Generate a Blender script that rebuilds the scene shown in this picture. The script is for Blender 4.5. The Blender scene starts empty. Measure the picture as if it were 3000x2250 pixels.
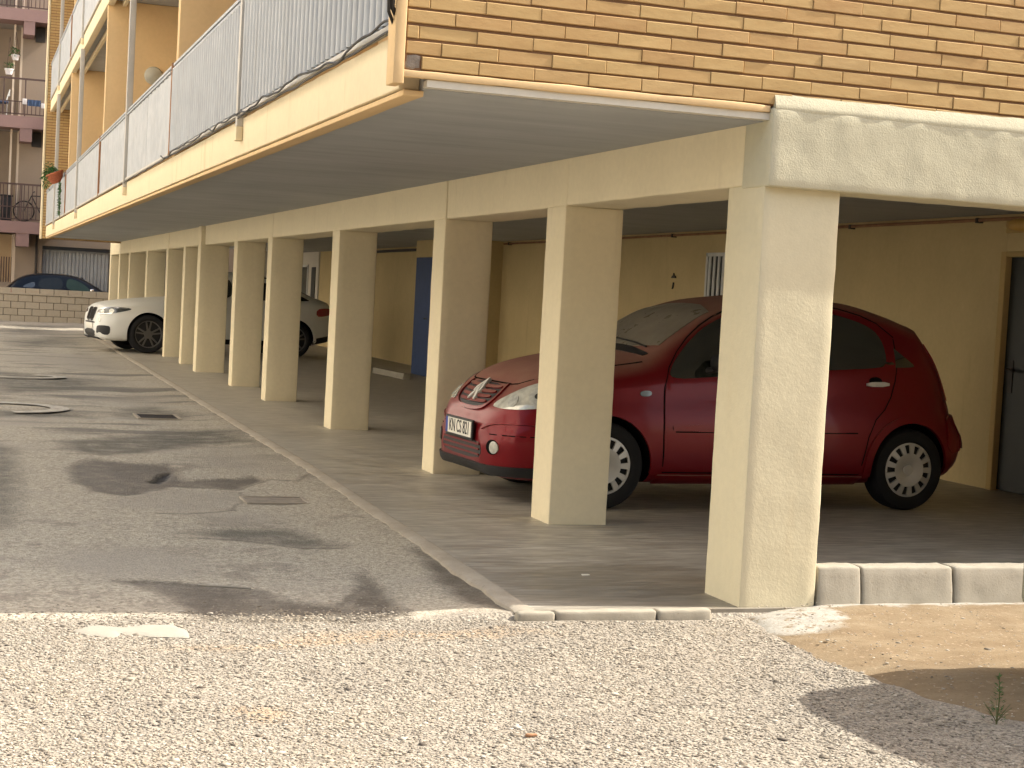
import bpy, bmesh, math, random
import numpy as np
from mathutils import Vector, Matrix, noise as mnoise
from mathutils.bvhtree import BVHTree
from mathutils.geometry import delaunay_2d_cdt
R = math.radians
random.seed(7)
rng = np.random.default_rng(7)
scene = bpy.context.scene
col = scene.collection

# ------------------------------------------------------------------ camera
YAW, PITCH, ROLL = 0.325374, -0.051405, 0.053892
CAM = Vector((-3.6059, -7.0690, 1.4283))
f = Vector((math.sin(YAW) * math.cos(PITCH), math.cos(YAW) * math.cos(PITCH), math.sin(PITCH)))
r0 = Vector((math.cos(YAW), -math.sin(YAW), 0))
u0 = r0.cross(f)
cr, sr = math.cos(ROLL), math.sin(ROLL)
rr, uu = cr * r0 + sr * u0, -sr * r0 + cr * u0
cam_data = bpy.data.cameras.new('camera')
cam = bpy.data.objects.new('camera', cam_data)
col.objects.link(cam)
cam.matrix_world = Matrix(((rr.x, uu.x, -f.x, CAM.x), (rr.y, uu.y, -f.y, CAM.y), (rr.z, uu.z, -f.z, CAM.z), (0, 0, 0, 1)))
cam_data.sensor_width = 36
cam_data.lens = 57.3735
cam_data.clip_start = 0.1
cam_data.clip_end = 2000
scene.camera = cam

# ------------------------------------------------------------------ light
SUN = Vector((1.0, -0.09, 0.92)).normalized()          # towards the sun
SUN_EL = math.asin(SUN.z)
SUN_ROT = math.atan2(SUN.x, SUN.y)
world = bpy.data.worlds.new('World')
scene.world = world
world.use_nodes = True
wn = world.node_tree
bg = wn.nodes['Background']
sky = wn.nodes.new('ShaderNodeTexSky')
sky.sky_type = 'NISHITA'
sky.sun_disc = False
sky.sun_elevation = SUN_EL
sky.sun_rotation = SUN_ROT
sky.air_density = 1.0
sky.dust_density = 2.5
sky.ozone_density = 0.6
wb = wn.nodes.new('ShaderNodeMix')
wb.data_type = 'RGBA'
wb.blend_type = 'MULTIPLY'
wb.inputs['Factor'].default_value = 1
wb.inputs['B'].default_value = (1.0, 0.90, 0.78, 1)       # the photograph's warm white balance
wn.links.new(sky.outputs[0], wb.inputs['A'])
wn.links.new(wb.outputs['Result'], bg.inputs['Color'])
bg.inputs['Strength'].default_value = 0.15
sun_data = bpy.data.lights.new('sun', 'SUN')
sun_data.energy = 2.6
sun_data.angle = R(0.6)
sun_data.color = (1.0, 0.95, 0.86)
sun = bpy.data.objects.new('sun', sun_data)
col.objects.link(sun)
sun.rotation_euler = SUN.to_track_quat('Z', 'Y').to_euler()
sun.location = (0, 0, 30)
scene.view_settings.view_transform = 'Standard'
scene.view_settings.look = 'None'
scene.view_settings.gamma = 1
scene.view_settings.exposure = 1.82


# ------------------------------------------------------------------ materials
class Mat:
    def __init__(s, name, rough=0.8, spec=0.3, metal=0.0, coat=0.0):
        s.m = bpy.data.materials.new(name)
        s.m.use_nodes = True
        s.nt = s.m.node_tree
        s.b = s.nt.nodes['Principled BSDF']
        s.b.inputs['Roughness'].default_value = rough
        s.b.inputs['Specular IOR Level'].default_value = spec
        s.b.inputs['Metallic'].default_value = metal
        s.b.inputs['Coat Weight'].default_value = coat
        s.b.inputs['Coat Roughness'].default_value = 0.05
        s._pos = None
        s._obj = None
        s.hs = None

    def n(s, t, **k):
        nd = s.nt.nodes.new(t)
        for a, v in k.items():
            setattr(nd, a, v)
        return nd

    def put(s, sock, v):
        if v is None:
            return
        if hasattr(v, 'is_linked') or isinstance(v, bpy.types.NodeSocket):
            s.nt.links.new(v, sock)
        else:
            if isinstance(v, (tuple, list)) and len(v) == 3 and sock.type == 'RGBA':
                v = (*v, 1)
            sock.default_value = v

    def pos(s):
        if s._pos is None:
            s._pos = s.n('ShaderNodeNewGeometry').outputs['Position']
        return s._pos

    def obj(s):
        if s._obj is None:
            s._obj = s.n('ShaderNodeTexCoord').outputs['Object']
        return s._obj

    def map(s, sc=(1, 1, 1), loc=(0, 0, 0), rot=0, co=None):
        m = s.n('ShaderNodeMapping')
        s.put(m.inputs['Vector'], co or s.pos())
        m.inputs['Scale'].default_value = sc
        m.inputs['Location'].default_value = loc
        m.inputs['Rotation'].default_value = (0, 0, rot)
        return m.outputs[0]

    def noise(s, scale, detail=4, rough=0.55, co=None, dist=0.0):
        nd = s.n('ShaderNodeTexNoise')
        s.put(nd.inputs['Vector'], co or s.pos())
        nd.inputs['Scale'].default_value = scale
        nd.inputs['Detail'].default_value = detail
        nd.inputs['Roughness'].default_value = rough
        nd.inputs['Distortion'].default_value = dist
        return nd.outputs['Fac']

    def vor(s, scale, out='Distance', co=None, feature='F1'):
        nd = s.n('ShaderNodeTexVoronoi', feature=feature)
        s.put(nd.inputs['Vector'], co or s.pos())
        nd.inputs['Scale'].default_value = scale
        return nd.outputs[out]

    def ramp(s, fac, stops, interp='LINEAR'):
        nd = s.n('ShaderNodeValToRGB')
        s.put(nd.inputs[0], fac)
        e = nd.color_ramp.elements
        nd.color_ramp.interpolation = interp
        while len(e) < len(stops):
            e.new(0.5)
        for el, (p, c) in zip(e, stops):
            el.position = p
            el.color = (c, c, c, 1) if isinstance(c, (int, float)) else (*c, 1)
        return nd.outputs['Color']

    def mix(s, fac, a, b, mode='MIX'):
        nd = s.n('ShaderNodeMix', data_type='RGBA', blend_type=mode)
        s.put(nd.inputs['Factor'], fac)
        s.put(nd.inputs['A'], a)
        s.put(nd.inputs['B'], b)
        return nd.outputs['Result']

    def math(s, op, a, b=None, clamp=False):
        nd = s.n('ShaderNodeMath', operation=op, use_clamp=clamp)
        s.put(nd.inputs[0], a)
        if b is not None:
            s.put(nd.inputs[1], b)
        return nd.outputs[0]

    def rng(s, v, a, b, c=0.0, d=1.0):
        nd = s.n('ShaderNodeMapRange', interpolation_type='SMOOTHSTEP')
        s.put(nd.inputs[0], v)
        for i, q in zip((1, 2, 3, 4), (a, b, c, d)):
            nd.inputs[i].default_value = q
        return nd.outputs[0]

    def color(s, c):
        s.put(s.b.inputs['Base Color'], c)
        return s

    def rough(s, c):
        s.put(s.b.inputs['Roughness'], c)
        return s

    def bump(s, h, strength=0.3, dist=0.01):
        nd = s.n('ShaderNodeBump')
        nd.inputs['Strength'].default_value = strength
        nd.inputs['Distance'].default_value = dist
        s.put(nd.inputs['Height'], h)
        if s.hs is not None:
            s.nt.links.new(s.hs, nd.inputs['Normal'])
        s.hs = nd.outputs[0]
        s.nt.links.new(s.hs, s.b.inputs['Normal'])
        return s

    def sep(s, axis='Z'):
        nd = s.n('ShaderNodeSeparateXYZ')
        s.put(nd.inputs[0], s.pos())
        return nd.outputs[axis]


def shade(c, k):
    return tuple(min(1, x * k) for x in c)


def plain(name, c, rough=0.6, spec=0.3, metal=0, var=0.12, scale=6, coat=0):
    m = Mat(name, rough, spec, metal, coat)
    m.color(m.ramp(m.noise(scale, 5, 0.6, m.obj()), [(0.25, shade(c, 1 - var)), (0.75, shade(c, 1 + var))]))
    return m.m


def stucco(name, c, grain=90, strength=0.25, dist=0.006, mott=0.07, streaks=0.0, dirt=None, lump=0.0):
    m = Mat(name, 0.88, 0.2)
    a = m.ramp(m.noise(1.7, 6, 0.62), [(0.25, shade(c, 1 - mott)), (0.8, shade(c, 1 + mott))])
    a = m.mix(0.5, a, m.ramp(m.noise(23, 4, 0.6), [(0.3, shade(c, 0.93)), (0.75, shade(c, 1.06))]))
    if streaks:
        st = m.noise(1, 5, 0.65, m.map((6.5, 6.5, 0.7)))
        a = m.mix(m.rng(st, 0.56, 0.78, 0, streaks), a, dirt or shade(c, 0.5))
    m.color(a)
    m.bump(m.noise(grain, 3, 0.7), strength, dist)
    if lump:
        m.bump(m.noise(17, 3, 0.6), lump, 0.02)
    return m.m


CREAM = (0.74, 0.655, 0.455)
M = {}
M['cream'] = stucco('cream_paint', CREAM, 120, 0.22, 0.005, 0.09, 0.22, (0.50, 0.41, 0.26))
M['cream_rough'] = stucco('cream_rough_render', (0.52, 0.485, 0.35), 120, 0.45, 0.006, 0.07, 0.25, (0.40, 0.35, 0.24), lump=0.12)
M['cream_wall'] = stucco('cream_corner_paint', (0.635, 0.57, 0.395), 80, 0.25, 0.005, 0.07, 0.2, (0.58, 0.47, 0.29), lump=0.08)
M['yellow'] = stucco('yellow_paint', (0.66, 0.47, 0.25), 110, 0.15, 0.004, 0.06)
M['fascia'] = stucco('fascia_paint', (0.74, 0.63, 0.42), 100, 0.15, 0.004, 0.06, 0.75, (0.55, 0.36, 0.17))
M['inner_wall'] = stucco('inner_wall_paint', (0.60, 0.475, 0.245), 90, 0.25, 0.006, 0.14, 0.25, (0.30, 0.21, 0.10))
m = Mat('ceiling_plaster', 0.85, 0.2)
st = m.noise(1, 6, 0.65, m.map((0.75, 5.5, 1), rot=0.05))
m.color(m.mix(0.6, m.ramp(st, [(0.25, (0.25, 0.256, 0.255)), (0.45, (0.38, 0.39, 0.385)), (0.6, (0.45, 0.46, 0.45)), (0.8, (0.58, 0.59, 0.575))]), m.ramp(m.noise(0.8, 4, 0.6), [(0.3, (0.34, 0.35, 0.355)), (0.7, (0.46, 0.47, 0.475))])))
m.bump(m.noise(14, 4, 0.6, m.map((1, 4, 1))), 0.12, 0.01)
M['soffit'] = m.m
M['lip'] = stucco('pale_grey_plaster', (0.62, 0.58, 0.49), 80, 0.2, 0.005)
m = Mat('tan_brick', 0.82, 0.22)
g = m.n('ShaderNodeNewGeometry')
a = m.ramp(g.outputs['Random Per Island'], [(0.0, (0.435, 0.257, 0.112)), (0.15, (0.476, 0.304, 0.130)), (0.45, (0.521, 0.352, 0.155)), (0.65, (0.492, 0.340, 0.148)), (0.85, (0.467, 0.288, 0.126)), (1.0, (0.537, 0.379, 0.184))])
a = m.mix(0.45, a, m.ramp(m.noise(9, 6, 0.65, m.map((1, 1, 3.5))), [(0.25, (0.385, 0.241, 0.101)), (0.5, (0.500, 0.336, 0.148)), (0.8, (0.574, 0.419, 0.202))]))
a = m.mix(m.rng(m.noise(30, 4, 0.7, m.map((0.6, 1, 2))), 0.62, 0.75, 0, 0.35), a, (0.42, 0.25, 0.11))
m.color(a)
m.bump(m.noise(55, 5, 0.7, m.map((0.45, 1, 1))), 0.35, 0.004)
M['brick'] = m.m
M['mortar'] = stucco('brown_mortar', (0.21, 0.115, 0.06), 90, 0.4, 0.006)
M['grey_mortar'] = stucco('grey_mortar', (0.26, 0.22, 0.18), 60, 0.6, 0.01, 0.25)
m = Mat('painted_metal', 0.5, 0.4)
a = m.ramp(m.noise(3, 5, 0.6), [(0.3, (0.299, 0.317, 0.335)), (0.7, (0.361, 0.382, 0.398))])
st = m.noise(1, 5, 0.6, m.map((9, 9, 0.5)))
m.color(m.mix(m.rng(st, 0.55, 0.75, 0, 0.35), a, (0.27, 0.255, 0.215)))
m.rough(m.ramp(m.noise(8, 3), [(0.3, 0.4), (0.7, 0.6)]))
M['white_metal'] = m.m
M['post'] = plain('post_paint', (0.46, 0.435, 0.385), 0.5, 0.4, var=0.08)
M['rust'] = plain('rusty_iron', (0.30, 0.16, 0.085), 0.8, 0.2, var=0.3)
M['dark_iron'] = plain('dark_iron', (0.045, 0.038, 0.033), 0.6, 0.3)
M['cable'] = plain('black_cable', (0.022, 0.02, 0.018), 0.55, 0.35)
M['gap'] = plain('dark_gap', (0.045, 0.042, 0.04), 0.9, 0.1)
M['blue'] = plain('blue_door_paint', (0.035, 0.065, 0.16), 0.6, 0.3)
M['dark_door'] = plain('dark_green_door_paint', (0.020, 0.023, 0.018), 0.5, 0.35)
M['door_frame'] = stucco('door_frame_paint', (0.52, 0.37, 0.16))
M['pvc'] = plain('white_pvc', (0.62, 0.62, 0.58), 0.4, 0.4)
M['pane'] = plain('dark_pane', (0.03, 0.033, 0.03), 0.15, 0.5)
M['amber'] = plain('amber_diffuser', (0.50, 0.30, 0.07), 0.4, 0.4)
M['grey_plastic'] = plain('grey_plastic', (0.20, 0.205, 0.155), 0.5, 0.35, var=0.2, scale=20)
M['black_plastic'] = plain('black_plastic', (0.018, 0.018, 0.019), 0.55, 0.35, var=0.25)
M['dumpster'] = plain('green_plastic', (0.05, 0.11, 0.06), 0.5, 0.4)
M['terracotta'] = plain('terracotta', (0.38, 0.12, 0.06), 0.75, 0.25, var=0.3, scale=25)
M['leaf'] = plain('leaf_green', (0.045, 0.13, 0.03), 0.6, 0.3, var=0.6, scale=30)
M['stem'] = plain('stem_green', (0.11, 0.12, 0.05), 0.7, 0.2, var=0.3)
M['pink'] = stucco('pink_render', (0.24, 0.155, 0.14), 60, 0.2)
M['tan_wall'] = stucco('tan_render', (0.30, 0.235, 0.175), 60, 0.2)
M['beige_wall'] = stucco('beige_render', (0.50, 0.37, 0.23), 60, 0.2)
M['far_grey'] = stucco('grey_render', (0.32, 0.295, 0.26), 60, 0.2)
M['far_cream'] = stucco('cream_edge_render', (0.58, 0.48, 0.37), 60, 0.1)
M['far_rail'] = plain('brown_railing', (0.085, 0.052, 0.045), 0.6, 0.3)
M['shutter_grey'] = plain('grey_garage_door', (0.34, 0.338, 0.325), 0.5, 0.3, var=0.1)
m = Mat('block_stone', 0.9, 0.2)
g = m.n('ShaderNodeNewGeometry')
a = m.ramp(g.outputs['Random Per Island'], [(0.0, (0.333, 0.288, 0.210)), (0.5, (0.394, 0.342, 0.257)), (1.0, (0.359, 0.306, 0.224))])
m.color(m.mix(0.4, a, m.ramp(m.noise(12, 5, 0.7), [(0.3, (0.298, 0.252, 0.184)), (0.7, (0.438, 0.383, 0.294))])))
m.bump(m.noise(50, 4, 0.7), 0.4, 0.008)
M['block'] = m.m
M['block_mortar'] = stucco('block_mortar', (0.10, 0.075, 0.05), 60, 0.3)
m = Mat('kerb_concrete', 0.9, 0.2)
a = m.ramp(m.noise(5, 6, 0.65), [(0.25, (0.28, 0.252, 0.195)), (0.75, (0.37, 0.337, 0.27))])
a = m.mix(m.rng(m.noise(70, 3, 0.7), 0.6, 0.72, 0, 0.7), a, (0.24, 0.19, 0.13))
m.color(a)
m.bump(m.noise(85, 4, 0.7), 0.3, 0.005)
M['kerb'] = m.m
# --- concrete floor of the garage: trowelled, streaked along x
m = Mat('garage_concrete', 0.5, 0.35)
s1 = m.noise(1, 6, 0.62, m.map((1.5, 7.5, 1), rot=0.06), 0.8)
s2 = m.noise(1, 5, 0.6, m.map((4.0, 24.0, 1), rot=-0.05), 0.5)
a = m.ramp(s1, [(0.25, (0.21, 0.19, 0.152)), (0.42, (0.32, 0.298, 0.25)), (0.56, (0.41, 0.385, 0.33)), (0.75, (0.53, 0.505, 0.445))])
a = m.mix(0.5, a, m.ramp(s2, [(0.36, (0.15, 0.128, 0.098)), (0.5, (0.31, 0.275, 0.22)), (0.64, (0.52, 0.475, 0.39))]))
a = m.mix(m.rng(m.noise(0.7, 5, 0.65), 0.52, 0.72, 0, 0.4), a, (0.20, 0.155, 0.11))
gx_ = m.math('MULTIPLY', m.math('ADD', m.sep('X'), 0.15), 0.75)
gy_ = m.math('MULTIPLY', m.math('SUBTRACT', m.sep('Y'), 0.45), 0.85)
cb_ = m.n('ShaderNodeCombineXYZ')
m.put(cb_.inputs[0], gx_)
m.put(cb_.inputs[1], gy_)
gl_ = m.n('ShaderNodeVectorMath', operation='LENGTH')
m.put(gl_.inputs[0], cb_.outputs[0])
pillar_shade_ = m.math('ADD', gl_.outputs['Value'], m.math('MULTIPLY', m.math('SUBTRACT', m.noise(1, 5, 0.65, m.map((1.6, 5, 1))), 0.5), 0.9))
a = m.mix(m.rng(pillar_shade_, 1.1, 0.35, 0, 0.62), a, (0.125, 0.105, 0.075))  # shade beside the corner pillar, put into the floor colour as a dark patch
m.color(a)
m.rough(m.ramp(s1, [(0.3, 0.36), (0.7, 0.6)]))
m.bump(m.noise(40, 4, 0.6, m.map((1, 2.5, 1))), 0.1, 0.004)
M['floor'] = m.m
m = Mat('floor_edge_concrete', 0.85, 0.2)
a = m.ramp(m.noise(4, 6, 0.7), [(0.25, (0.27, 0.23, 0.175)), (0.75, (0.41, 0.365, 0.295))])
m.color(m.mix(m.rng(m.noise(60, 3, 0.7), 0.6, 0.7, 0, 0.6), a, (0.17, 0.14, 0.11)))
m.bump(m.noise(60, 4, 0.7), 0.4, 0.006)
M['edge'] = m.m


# --- asphalt
def asphalt():
    m = Mat('worn_asphalt', 0.88, 0.25)
    co = m.pos()
    warp = m.n('ShaderNodeTexNoise')
    m.put(warp.inputs['Vector'], co)
    warp.inputs['Scale'].default_value = 2.6
    warp.inputs['Detail'].default_value = 5
    wv = m.n('ShaderNodeVectorMath', operation='MULTIPLY_ADD')
    m.put(wv.inputs[0], warp.outputs['Color'])
    wv.inputs[1].default_value = (0.5, 0.5, 0)
    wv.inputs[2].default_value = (-0.25, -0.25, 0)
    wsum = m.n('ShaderNodeVectorMath', operation='ADD')
    m.put(wsum.inputs[0], co)
    m.put(wsum.inputs[1], wv.outputs[0])
    wco = wsum.outputs[0]

    def blob(x, y, rx, ry, ang=0, hard=0.25):
        mp = m.n('ShaderNodeMapping', vector_type='TEXTURE')
        m.put(mp.inputs['Vector'], wco)
        mp.inputs['Location'].default_value = (x, y, 0)
        mp.inputs['Rotation'].default_value = (0, 0, ang)
        mp.inputs['Scale'].default_value = (rx, ry, 1)
        sp = m.n('ShaderNodeSeparateXYZ')
        m.put(sp.inputs[0], mp.outputs[0])
        cb = m.n('ShaderNodeCombineXYZ')
        m.put(cb.inputs[0], sp.outputs[0])
        m.put(cb.inputs[1], sp.outputs[1])
        ln = m.n('ShaderNodeVectorMath', operation='LENGTH')
        m.put(ln.inputs[0], cb.outputs[0])
        return m.rng(ln.outputs['Value'], 1 - hard, 1 + hard, 1, 0)

    def many(bl):
        r = None
        for b in bl:
            k = blob(*b)
            r = k if r is None else m.math('MAXIMUM', r, k)
        return r
    # aggregate: two sizes of chips
    vc = m.vor(85, 'Color', co)
    sv = m.n('ShaderNodeSeparateColor')
    m.put(sv.inputs[0], vc)
    chips = m.ramp(sv.outputs[0], [(0.0, (0.08, 0.07, 0.058)), (0.16, (0.16, 0.14, 0.11)), (0.4, (0.27, 0.235, 0.18)), (0.7, (0.34, 0.30, 0.235)), (1.0, (0.46, 0.415, 0.34))])
    vc2 = m.vor(210, 'Color', co)
    sv2 = m.n('ShaderNodeSeparateColor')
    m.put(sv2.inputs[0], vc2)
    fine = m.ramp(sv2.outputs[0], [(0.0, (0.10, 0.088, 0.072)), (0.5, (0.25, 0.22, 0.178)), (1.0, (0.38, 0.34, 0.28))])
    big = m.noise(0.9, 6, 0.6)
    base = m.mix(m.rng(m.noise(3, 5, 0.6), 0.25, 0.75, 0.3, 0.7), fine, chips)
    smooth = m.ramp(m.noise(3.2, 7, 0.68), [(0.22, (0.356, 0.308, 0.230)), (0.5, (0.471, 0.415, 0.316)), (0.8, (0.598, 0.535, 0.414))])
    smooth = m.mix(0.35, smooth, fine)
    smooth = m.mix(0.62, smooth, m.ramp(m.noise(42, 3, 0.75), [(0.36, (0.168, 0.146, 0.110)), (0.5, (0.414, 0.374, 0.291)), (0.64, (0.672, 0.609, 0.482))]))
    smooth = m.mix(m.rng(m.noise(14, 5, 0.7), 0.56, 0.70, 0, 0.45), smooth, (0.12, 0.10, 0.08))
    smooth = m.mix(m.rng(m.noise(1.1, 7, 0.7, m.map((1, 1, 1), (3, 7, 0))), 0.55, 0.62, 0, 0.40), smooth, (0.36, 0.325, 0.27))
    smooth = m.mix(m.rng(m.noise(1.3, 7, 0.7, m.map((1, 1, 1), (11, 2, 0))), 0.56, 0.62, 0, 0.45), smooth, (0.145, 0.122, 0.097))
    # the lane (worn, dusty, finer) against the apron of coarse chippings
    yy = m.math('ADD', m.sep('Y'), m.math('MULTIPLY', m.math('SUBTRACT', m.noise(1.5, 4, 0.6), 0.5), 0.5))
    lane = m.rng(yy, -0.02, 0.16)
    a = m.mix(m.math('MULTIPLY', lane, 0.8), base, smooth)
    # long streaks across the lane further away
    stx = m.noise(1, 6, 0.6, m.map((0.35, 1.3, 1)))
    far = m.rng(m.sep('Y'), 4.0, 10.0)
    a = m.mix(m.math('MULTIPLY', far, m.rng(stx, 0.52, 0.66, 0, 0.75)), a, (0.36, 0.325, 0.27))
    a = m.mix(m.math('MULTIPLY', far, m.rng(stx, 0.48, 0.36, 0, 0.7)), a, (0.10, 0.093, 0.083))
    grime = m.rng(big, 0.55, 0.72, 0, 0.35)
    a = m.mix(grime, a, (0.15, 0.125, 0.10))
    def attr(nm):
        a_ = m.n('ShaderNodeAttribute', attribute_name=nm)
        return a_.outputs['Fac']
    pale = attr('pale')
    a = m.mix(m.math('MULTIPLY', pale, 0.62), a, m.mix(0.4, (0.36, 0.325, 0.265), fine))
    tar = m.math('MULTIPLY', attr('tar'), m.rng(m.noise(4, 5, 0.65), 0.25, 0.6, 0.4, 1.0))
    a = m.mix(m.math('MULTIPLY', tar, 0.85), a, m.ramp(sv2.outputs[1], [(0.0, (0.075, 0.07, 0.055)), (0.8, (0.12, 0.112, 0.09)), (1, (0.2, 0.18, 0.15))]))
    dark = m.math('MULTIPLY', attr('damp'), m.rng(m.noise(5, 5, 0.65), 0.25, 0.6, 0.55, 1.0))
    a = m.mix(m.math('MULTIPLY', dark, 0.85), a, m.ramp(m.noise(30, 4, 0.7), [(0.3, (0.06, 0.048, 0.036)), (0.62, (0.12, 0.098, 0.073)), (0.75, (0.22, 0.185, 0.14))]))
    a = m.mix(m.math('MULTIPLY', attr('crack'), 0.75), a, (0.07, 0.058, 0.045))
    a = m.mix(attr('hole'), a, (0.025, 0.021, 0.017))
    warmp = many([(-1.7, -0.33, 0.55, 0.09, 0.05, 0.5), (-2.3, -0.45, 0.5, 0.07, 0.05, 0.6), (-2.6, -1.6, 0.1, 0.08, 0, 0.6)])
    a = m.mix(m.math('MULTIPLY', warmp, 0.45), a, (0.37, 0.25, 0.14))
    m.color(a)
    hh = m.math('MULTIPLY', m.vor(85, 'Distance', co), 1.0)
    m.bump(hh, 0.55, 0.008)
    m.bump(m.noise(5, 5, 0.6), 0.4, 0.03)
    m.bump(m.noise(38, 4, 0.7), 0.5, 0.012)
    m.rough(m.mix(dark, (0.9, 0.9, 0.9), (0.6, 0.6, 0.6)))
    return m.m


M['asphalt'] = asphalt()
m = Mat('sandy_soil', 0.95, 0.15)
a = m.ramp(m.noise(2.6, 7, 0.68, m.map((1, 2.2, 1))), [(0.22, (0.162, 0.114, 0.066)), (0.5, (0.212, 0.158, 0.096)), (0.8, (0.272, 0.220, 0.145))])
a = m.mix(m.rng(m.noise(60, 4, 0.75), 0.56, 0.68, 0, 0.7), a, (0.14, 0.09, 0.05))
a = m.mix(m.rng(m.noise(37, 3, 0.7), 0.60, 0.70, 0, 0.7), a, (0.42, 0.335, 0.235))
wx_ = m.math('ADD', m.sep('X'), m.math('MULTIPLY', m.math('SUBTRACT', m.noise(6, 5, 0.65), 0.5), 0.35))
wy_ = m.math('ADD', m.sep('Y'), m.math('MULTIPLY', m.math('SUBTRACT', m.noise(6, 5, 0.65, m.map((1, 1, 1), (4, 9, 0))), 0.5), 0.22))
strip_ = m.math('MULTIPLY', m.rng(wy_, -0.17, -0.11), m.rng(wx_, 1.9, 1.4))
b1 = m.n('ShaderNodeCombineXYZ')
m.put(b1.inputs[0], m.math('MULTIPLY', m.math('SUBTRACT', wx_, 0.13), 3.2))
m.put(b1.inputs[1], m.math('MULTIPLY', m.math('ADD', wy_, 0.27), 3.6))
ln_ = m.n('ShaderNodeVectorMath', operation='LENGTH')
m.put(ln_.inputs[0], b1.outputs[0])
spill = m.math('MAXIMUM', strip_, m.rng(ln_.outputs['Value'], 1.05, 0.75))
spill = m.math('MULTIPLY', spill, m.rng(m.noise(17, 5, 0.75), 0.36, 0.48))
a = m.mix(spill, a, m.ramp(m.noise(20, 5, 0.7), [(0.3, (0.30, 0.28, 0.235)), (0.7, (0.42, 0.40, 0.35))]))
m.color(a)
m.bump(m.noise(35, 6, 0.75), 0.55, 0.012)
M['soil'] = m.m
m = Mat('spilt_cement', 0.9, 0.2)
a = m.ramp(m.noise(8, 6, 0.7), [(0.3, (0.36, 0.31, 0.235)), (0.6, (0.46, 0.415, 0.33)), (0.8, (0.55, 0.51, 0.43))])
a = m.mix(m.rng(m.noise(9, 6, 0.75), 0.50, 0.56), a, (0.385, 0.292, 0.20))
m.color(m.mix(m.rng(m.noise(24, 4, 0.7), 0.6, 0.7, 0, 0.7), a, (0.25, 0.21, 0.17)))
m.bump(m.noise(40, 5, 0.7), 0.5, 0.01)
M['cement'] = m.m
M['patch'] = stucco('pale_road_patch', (0.33, 0.305, 0.25), 40, 0.4, 0.006, 0.2)
m = Mat('old_road_paint', 0.8, 0.25)
m.color(m.mix(m.rng(m.noise(9, 6, 0.7), 0.45, 0.6), (0.48, 0.44, 0.36), (0.33, 0.30, 0.25)))
M['paint'] = m.m
m = Mat('gravel_chips', 0.85, 0.25)
g = m.n('ShaderNodeNewGeometry')
tint = m.ramp(m.noise(1.1, 5, 0.65), [(0.3, (0.72, 0.73, 0.76)), (0.55, (1, 1, 1)), (0.75, (1.0, 0.95, 0.86))])
m.color(m.mix(1.0, tint, m.ramp(g.outputs['Random Per Island'], [(0.0, (0.09, 0.075, 0.06)), (0.12, (0.20, 0.17, 0.13)), (0.3, (0.29, 0.25, 0.192)), (0.6, (0.33, 0.29, 0.228)), (0.9, (0.41, 0.365, 0.293)), (1.0, (0.51, 0.465, 0.385))]), 'MULTIPLY'))
M['chips'] = m.m


# car materials
def car_paint(name, c, dust, dust_amt, metal=0.2):
    m = Mat(name, 0.32, 0.16, metal, 0.45)
    m.b.inputs['Coat Roughness'].default_value = 0.06
    nz = m.n('ShaderNodeSeparateXYZ')
    g = m.n('ShaderNodeNewGeometry')
    m.put(nz.inputs[0], g.outputs['Normal'])
    up = m.rng(nz.outputs['Z'], 0.42, 0.95)
    d = m.math('MULTIPLY', up, m.rng(m.noise(5, 6, 0.65, m.obj()), 0.2, 0.75, dust_amt * 0.6, dust_amt))
    low = m.math('MULTIPLY', m.noise(11, 5, 0.7, m.obj()), dust_amt * 0.04)
    d = m.math('ADD', d, low, True)
    m.color(m.mix(d, c, dust))
    m.rough(m.math('ADD', m.math('MULTIPLY', d, 0.6), 0.28))
    m.put(m.b.inputs['Coat Weight'], m.math('SUBTRACT', 0.16, m.math('MULTIPLY', d, 0.16), True))
    return m.m


M['red'] = car_paint('red_car_paint', (0.17, 0.004, 0.009), (0.34, 0.205, 0.15), 0.85)
M['red_low'] = M['red']
M['white'] = car_paint('white_car_paint', (0.70, 0.70, 0.66), (0.5, 0.46, 0.38), 0.15, 0)
M['navy'] = car_paint('dark_blue_car_paint', (0.004, 0.007, 0.013), (0.04, 0.04, 0.04), 0.15)
M['navy'].node_tree.nodes['Principled BSDF'].inputs['Specular IOR Level'].default_value = 0.15
M['tyre'] = plain('tyre_rubber', (0.016, 0.016, 0.017), 0.8, 0.25, var=0.2)
M['cap'] = plain('silver_wheel_cover', (0.50, 0.49, 0.46), 0.42, 0.5, 0.25, var=0.06)
M['alloy'] = plain('dark_alloy', (0.13, 0.125, 0.12), 0.35, 0.5, 0.5, var=0.1)
M['well'] = plain('wheel_well', (0.007, 0.007, 0.007), 0.95, 0.05)
M['chrome'] = plain('chrome', (0.72, 0.71, 0.68), 0.18, 0.6, 0.9, var=0.03)
M['glass_dark'] = plain('car_glass', (0.020, 0.023, 0.019), 0.04, 0.8, 0, var=0.6, scale=2.6, coat=0.8)
m = Mat('dusty_glass', 0.3, 0.5)
m.color(m.ramp(m.noise(4, 6, 0.65, m.obj()), [(0.25, (0.17, 0.152, 0.115)), (0.75, (0.27, 0.24, 0.185))]))
m.rough(m.ramp(m.noise(7, 5, 0.6, m.obj()), [(0.3, 0.22), (0.7, 0.5)]))
M['glass_dust'] = m.m
M['lens'] = plain('headlight_lens', (0.60, 0.60, 0.53), 0.12, 0.6, 0.15, var=0.35, scale=14, coat=0.7)
M['lens_dark'] = plain('headlight_inner', (0.10, 0.105, 0.105), 0.15, 0.6, 0.5, var=0.3, scale=16, coat=0.5)
M['tail'] = plain('tail_lamp', (0.30, 0.010, 0.018), 0.15, 0.5, coat=0.5)
M['plate_white'] = plain('plate_white', (0.70, 0.68, 0.60), 0.5, 0.3, var=0.05)
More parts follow.
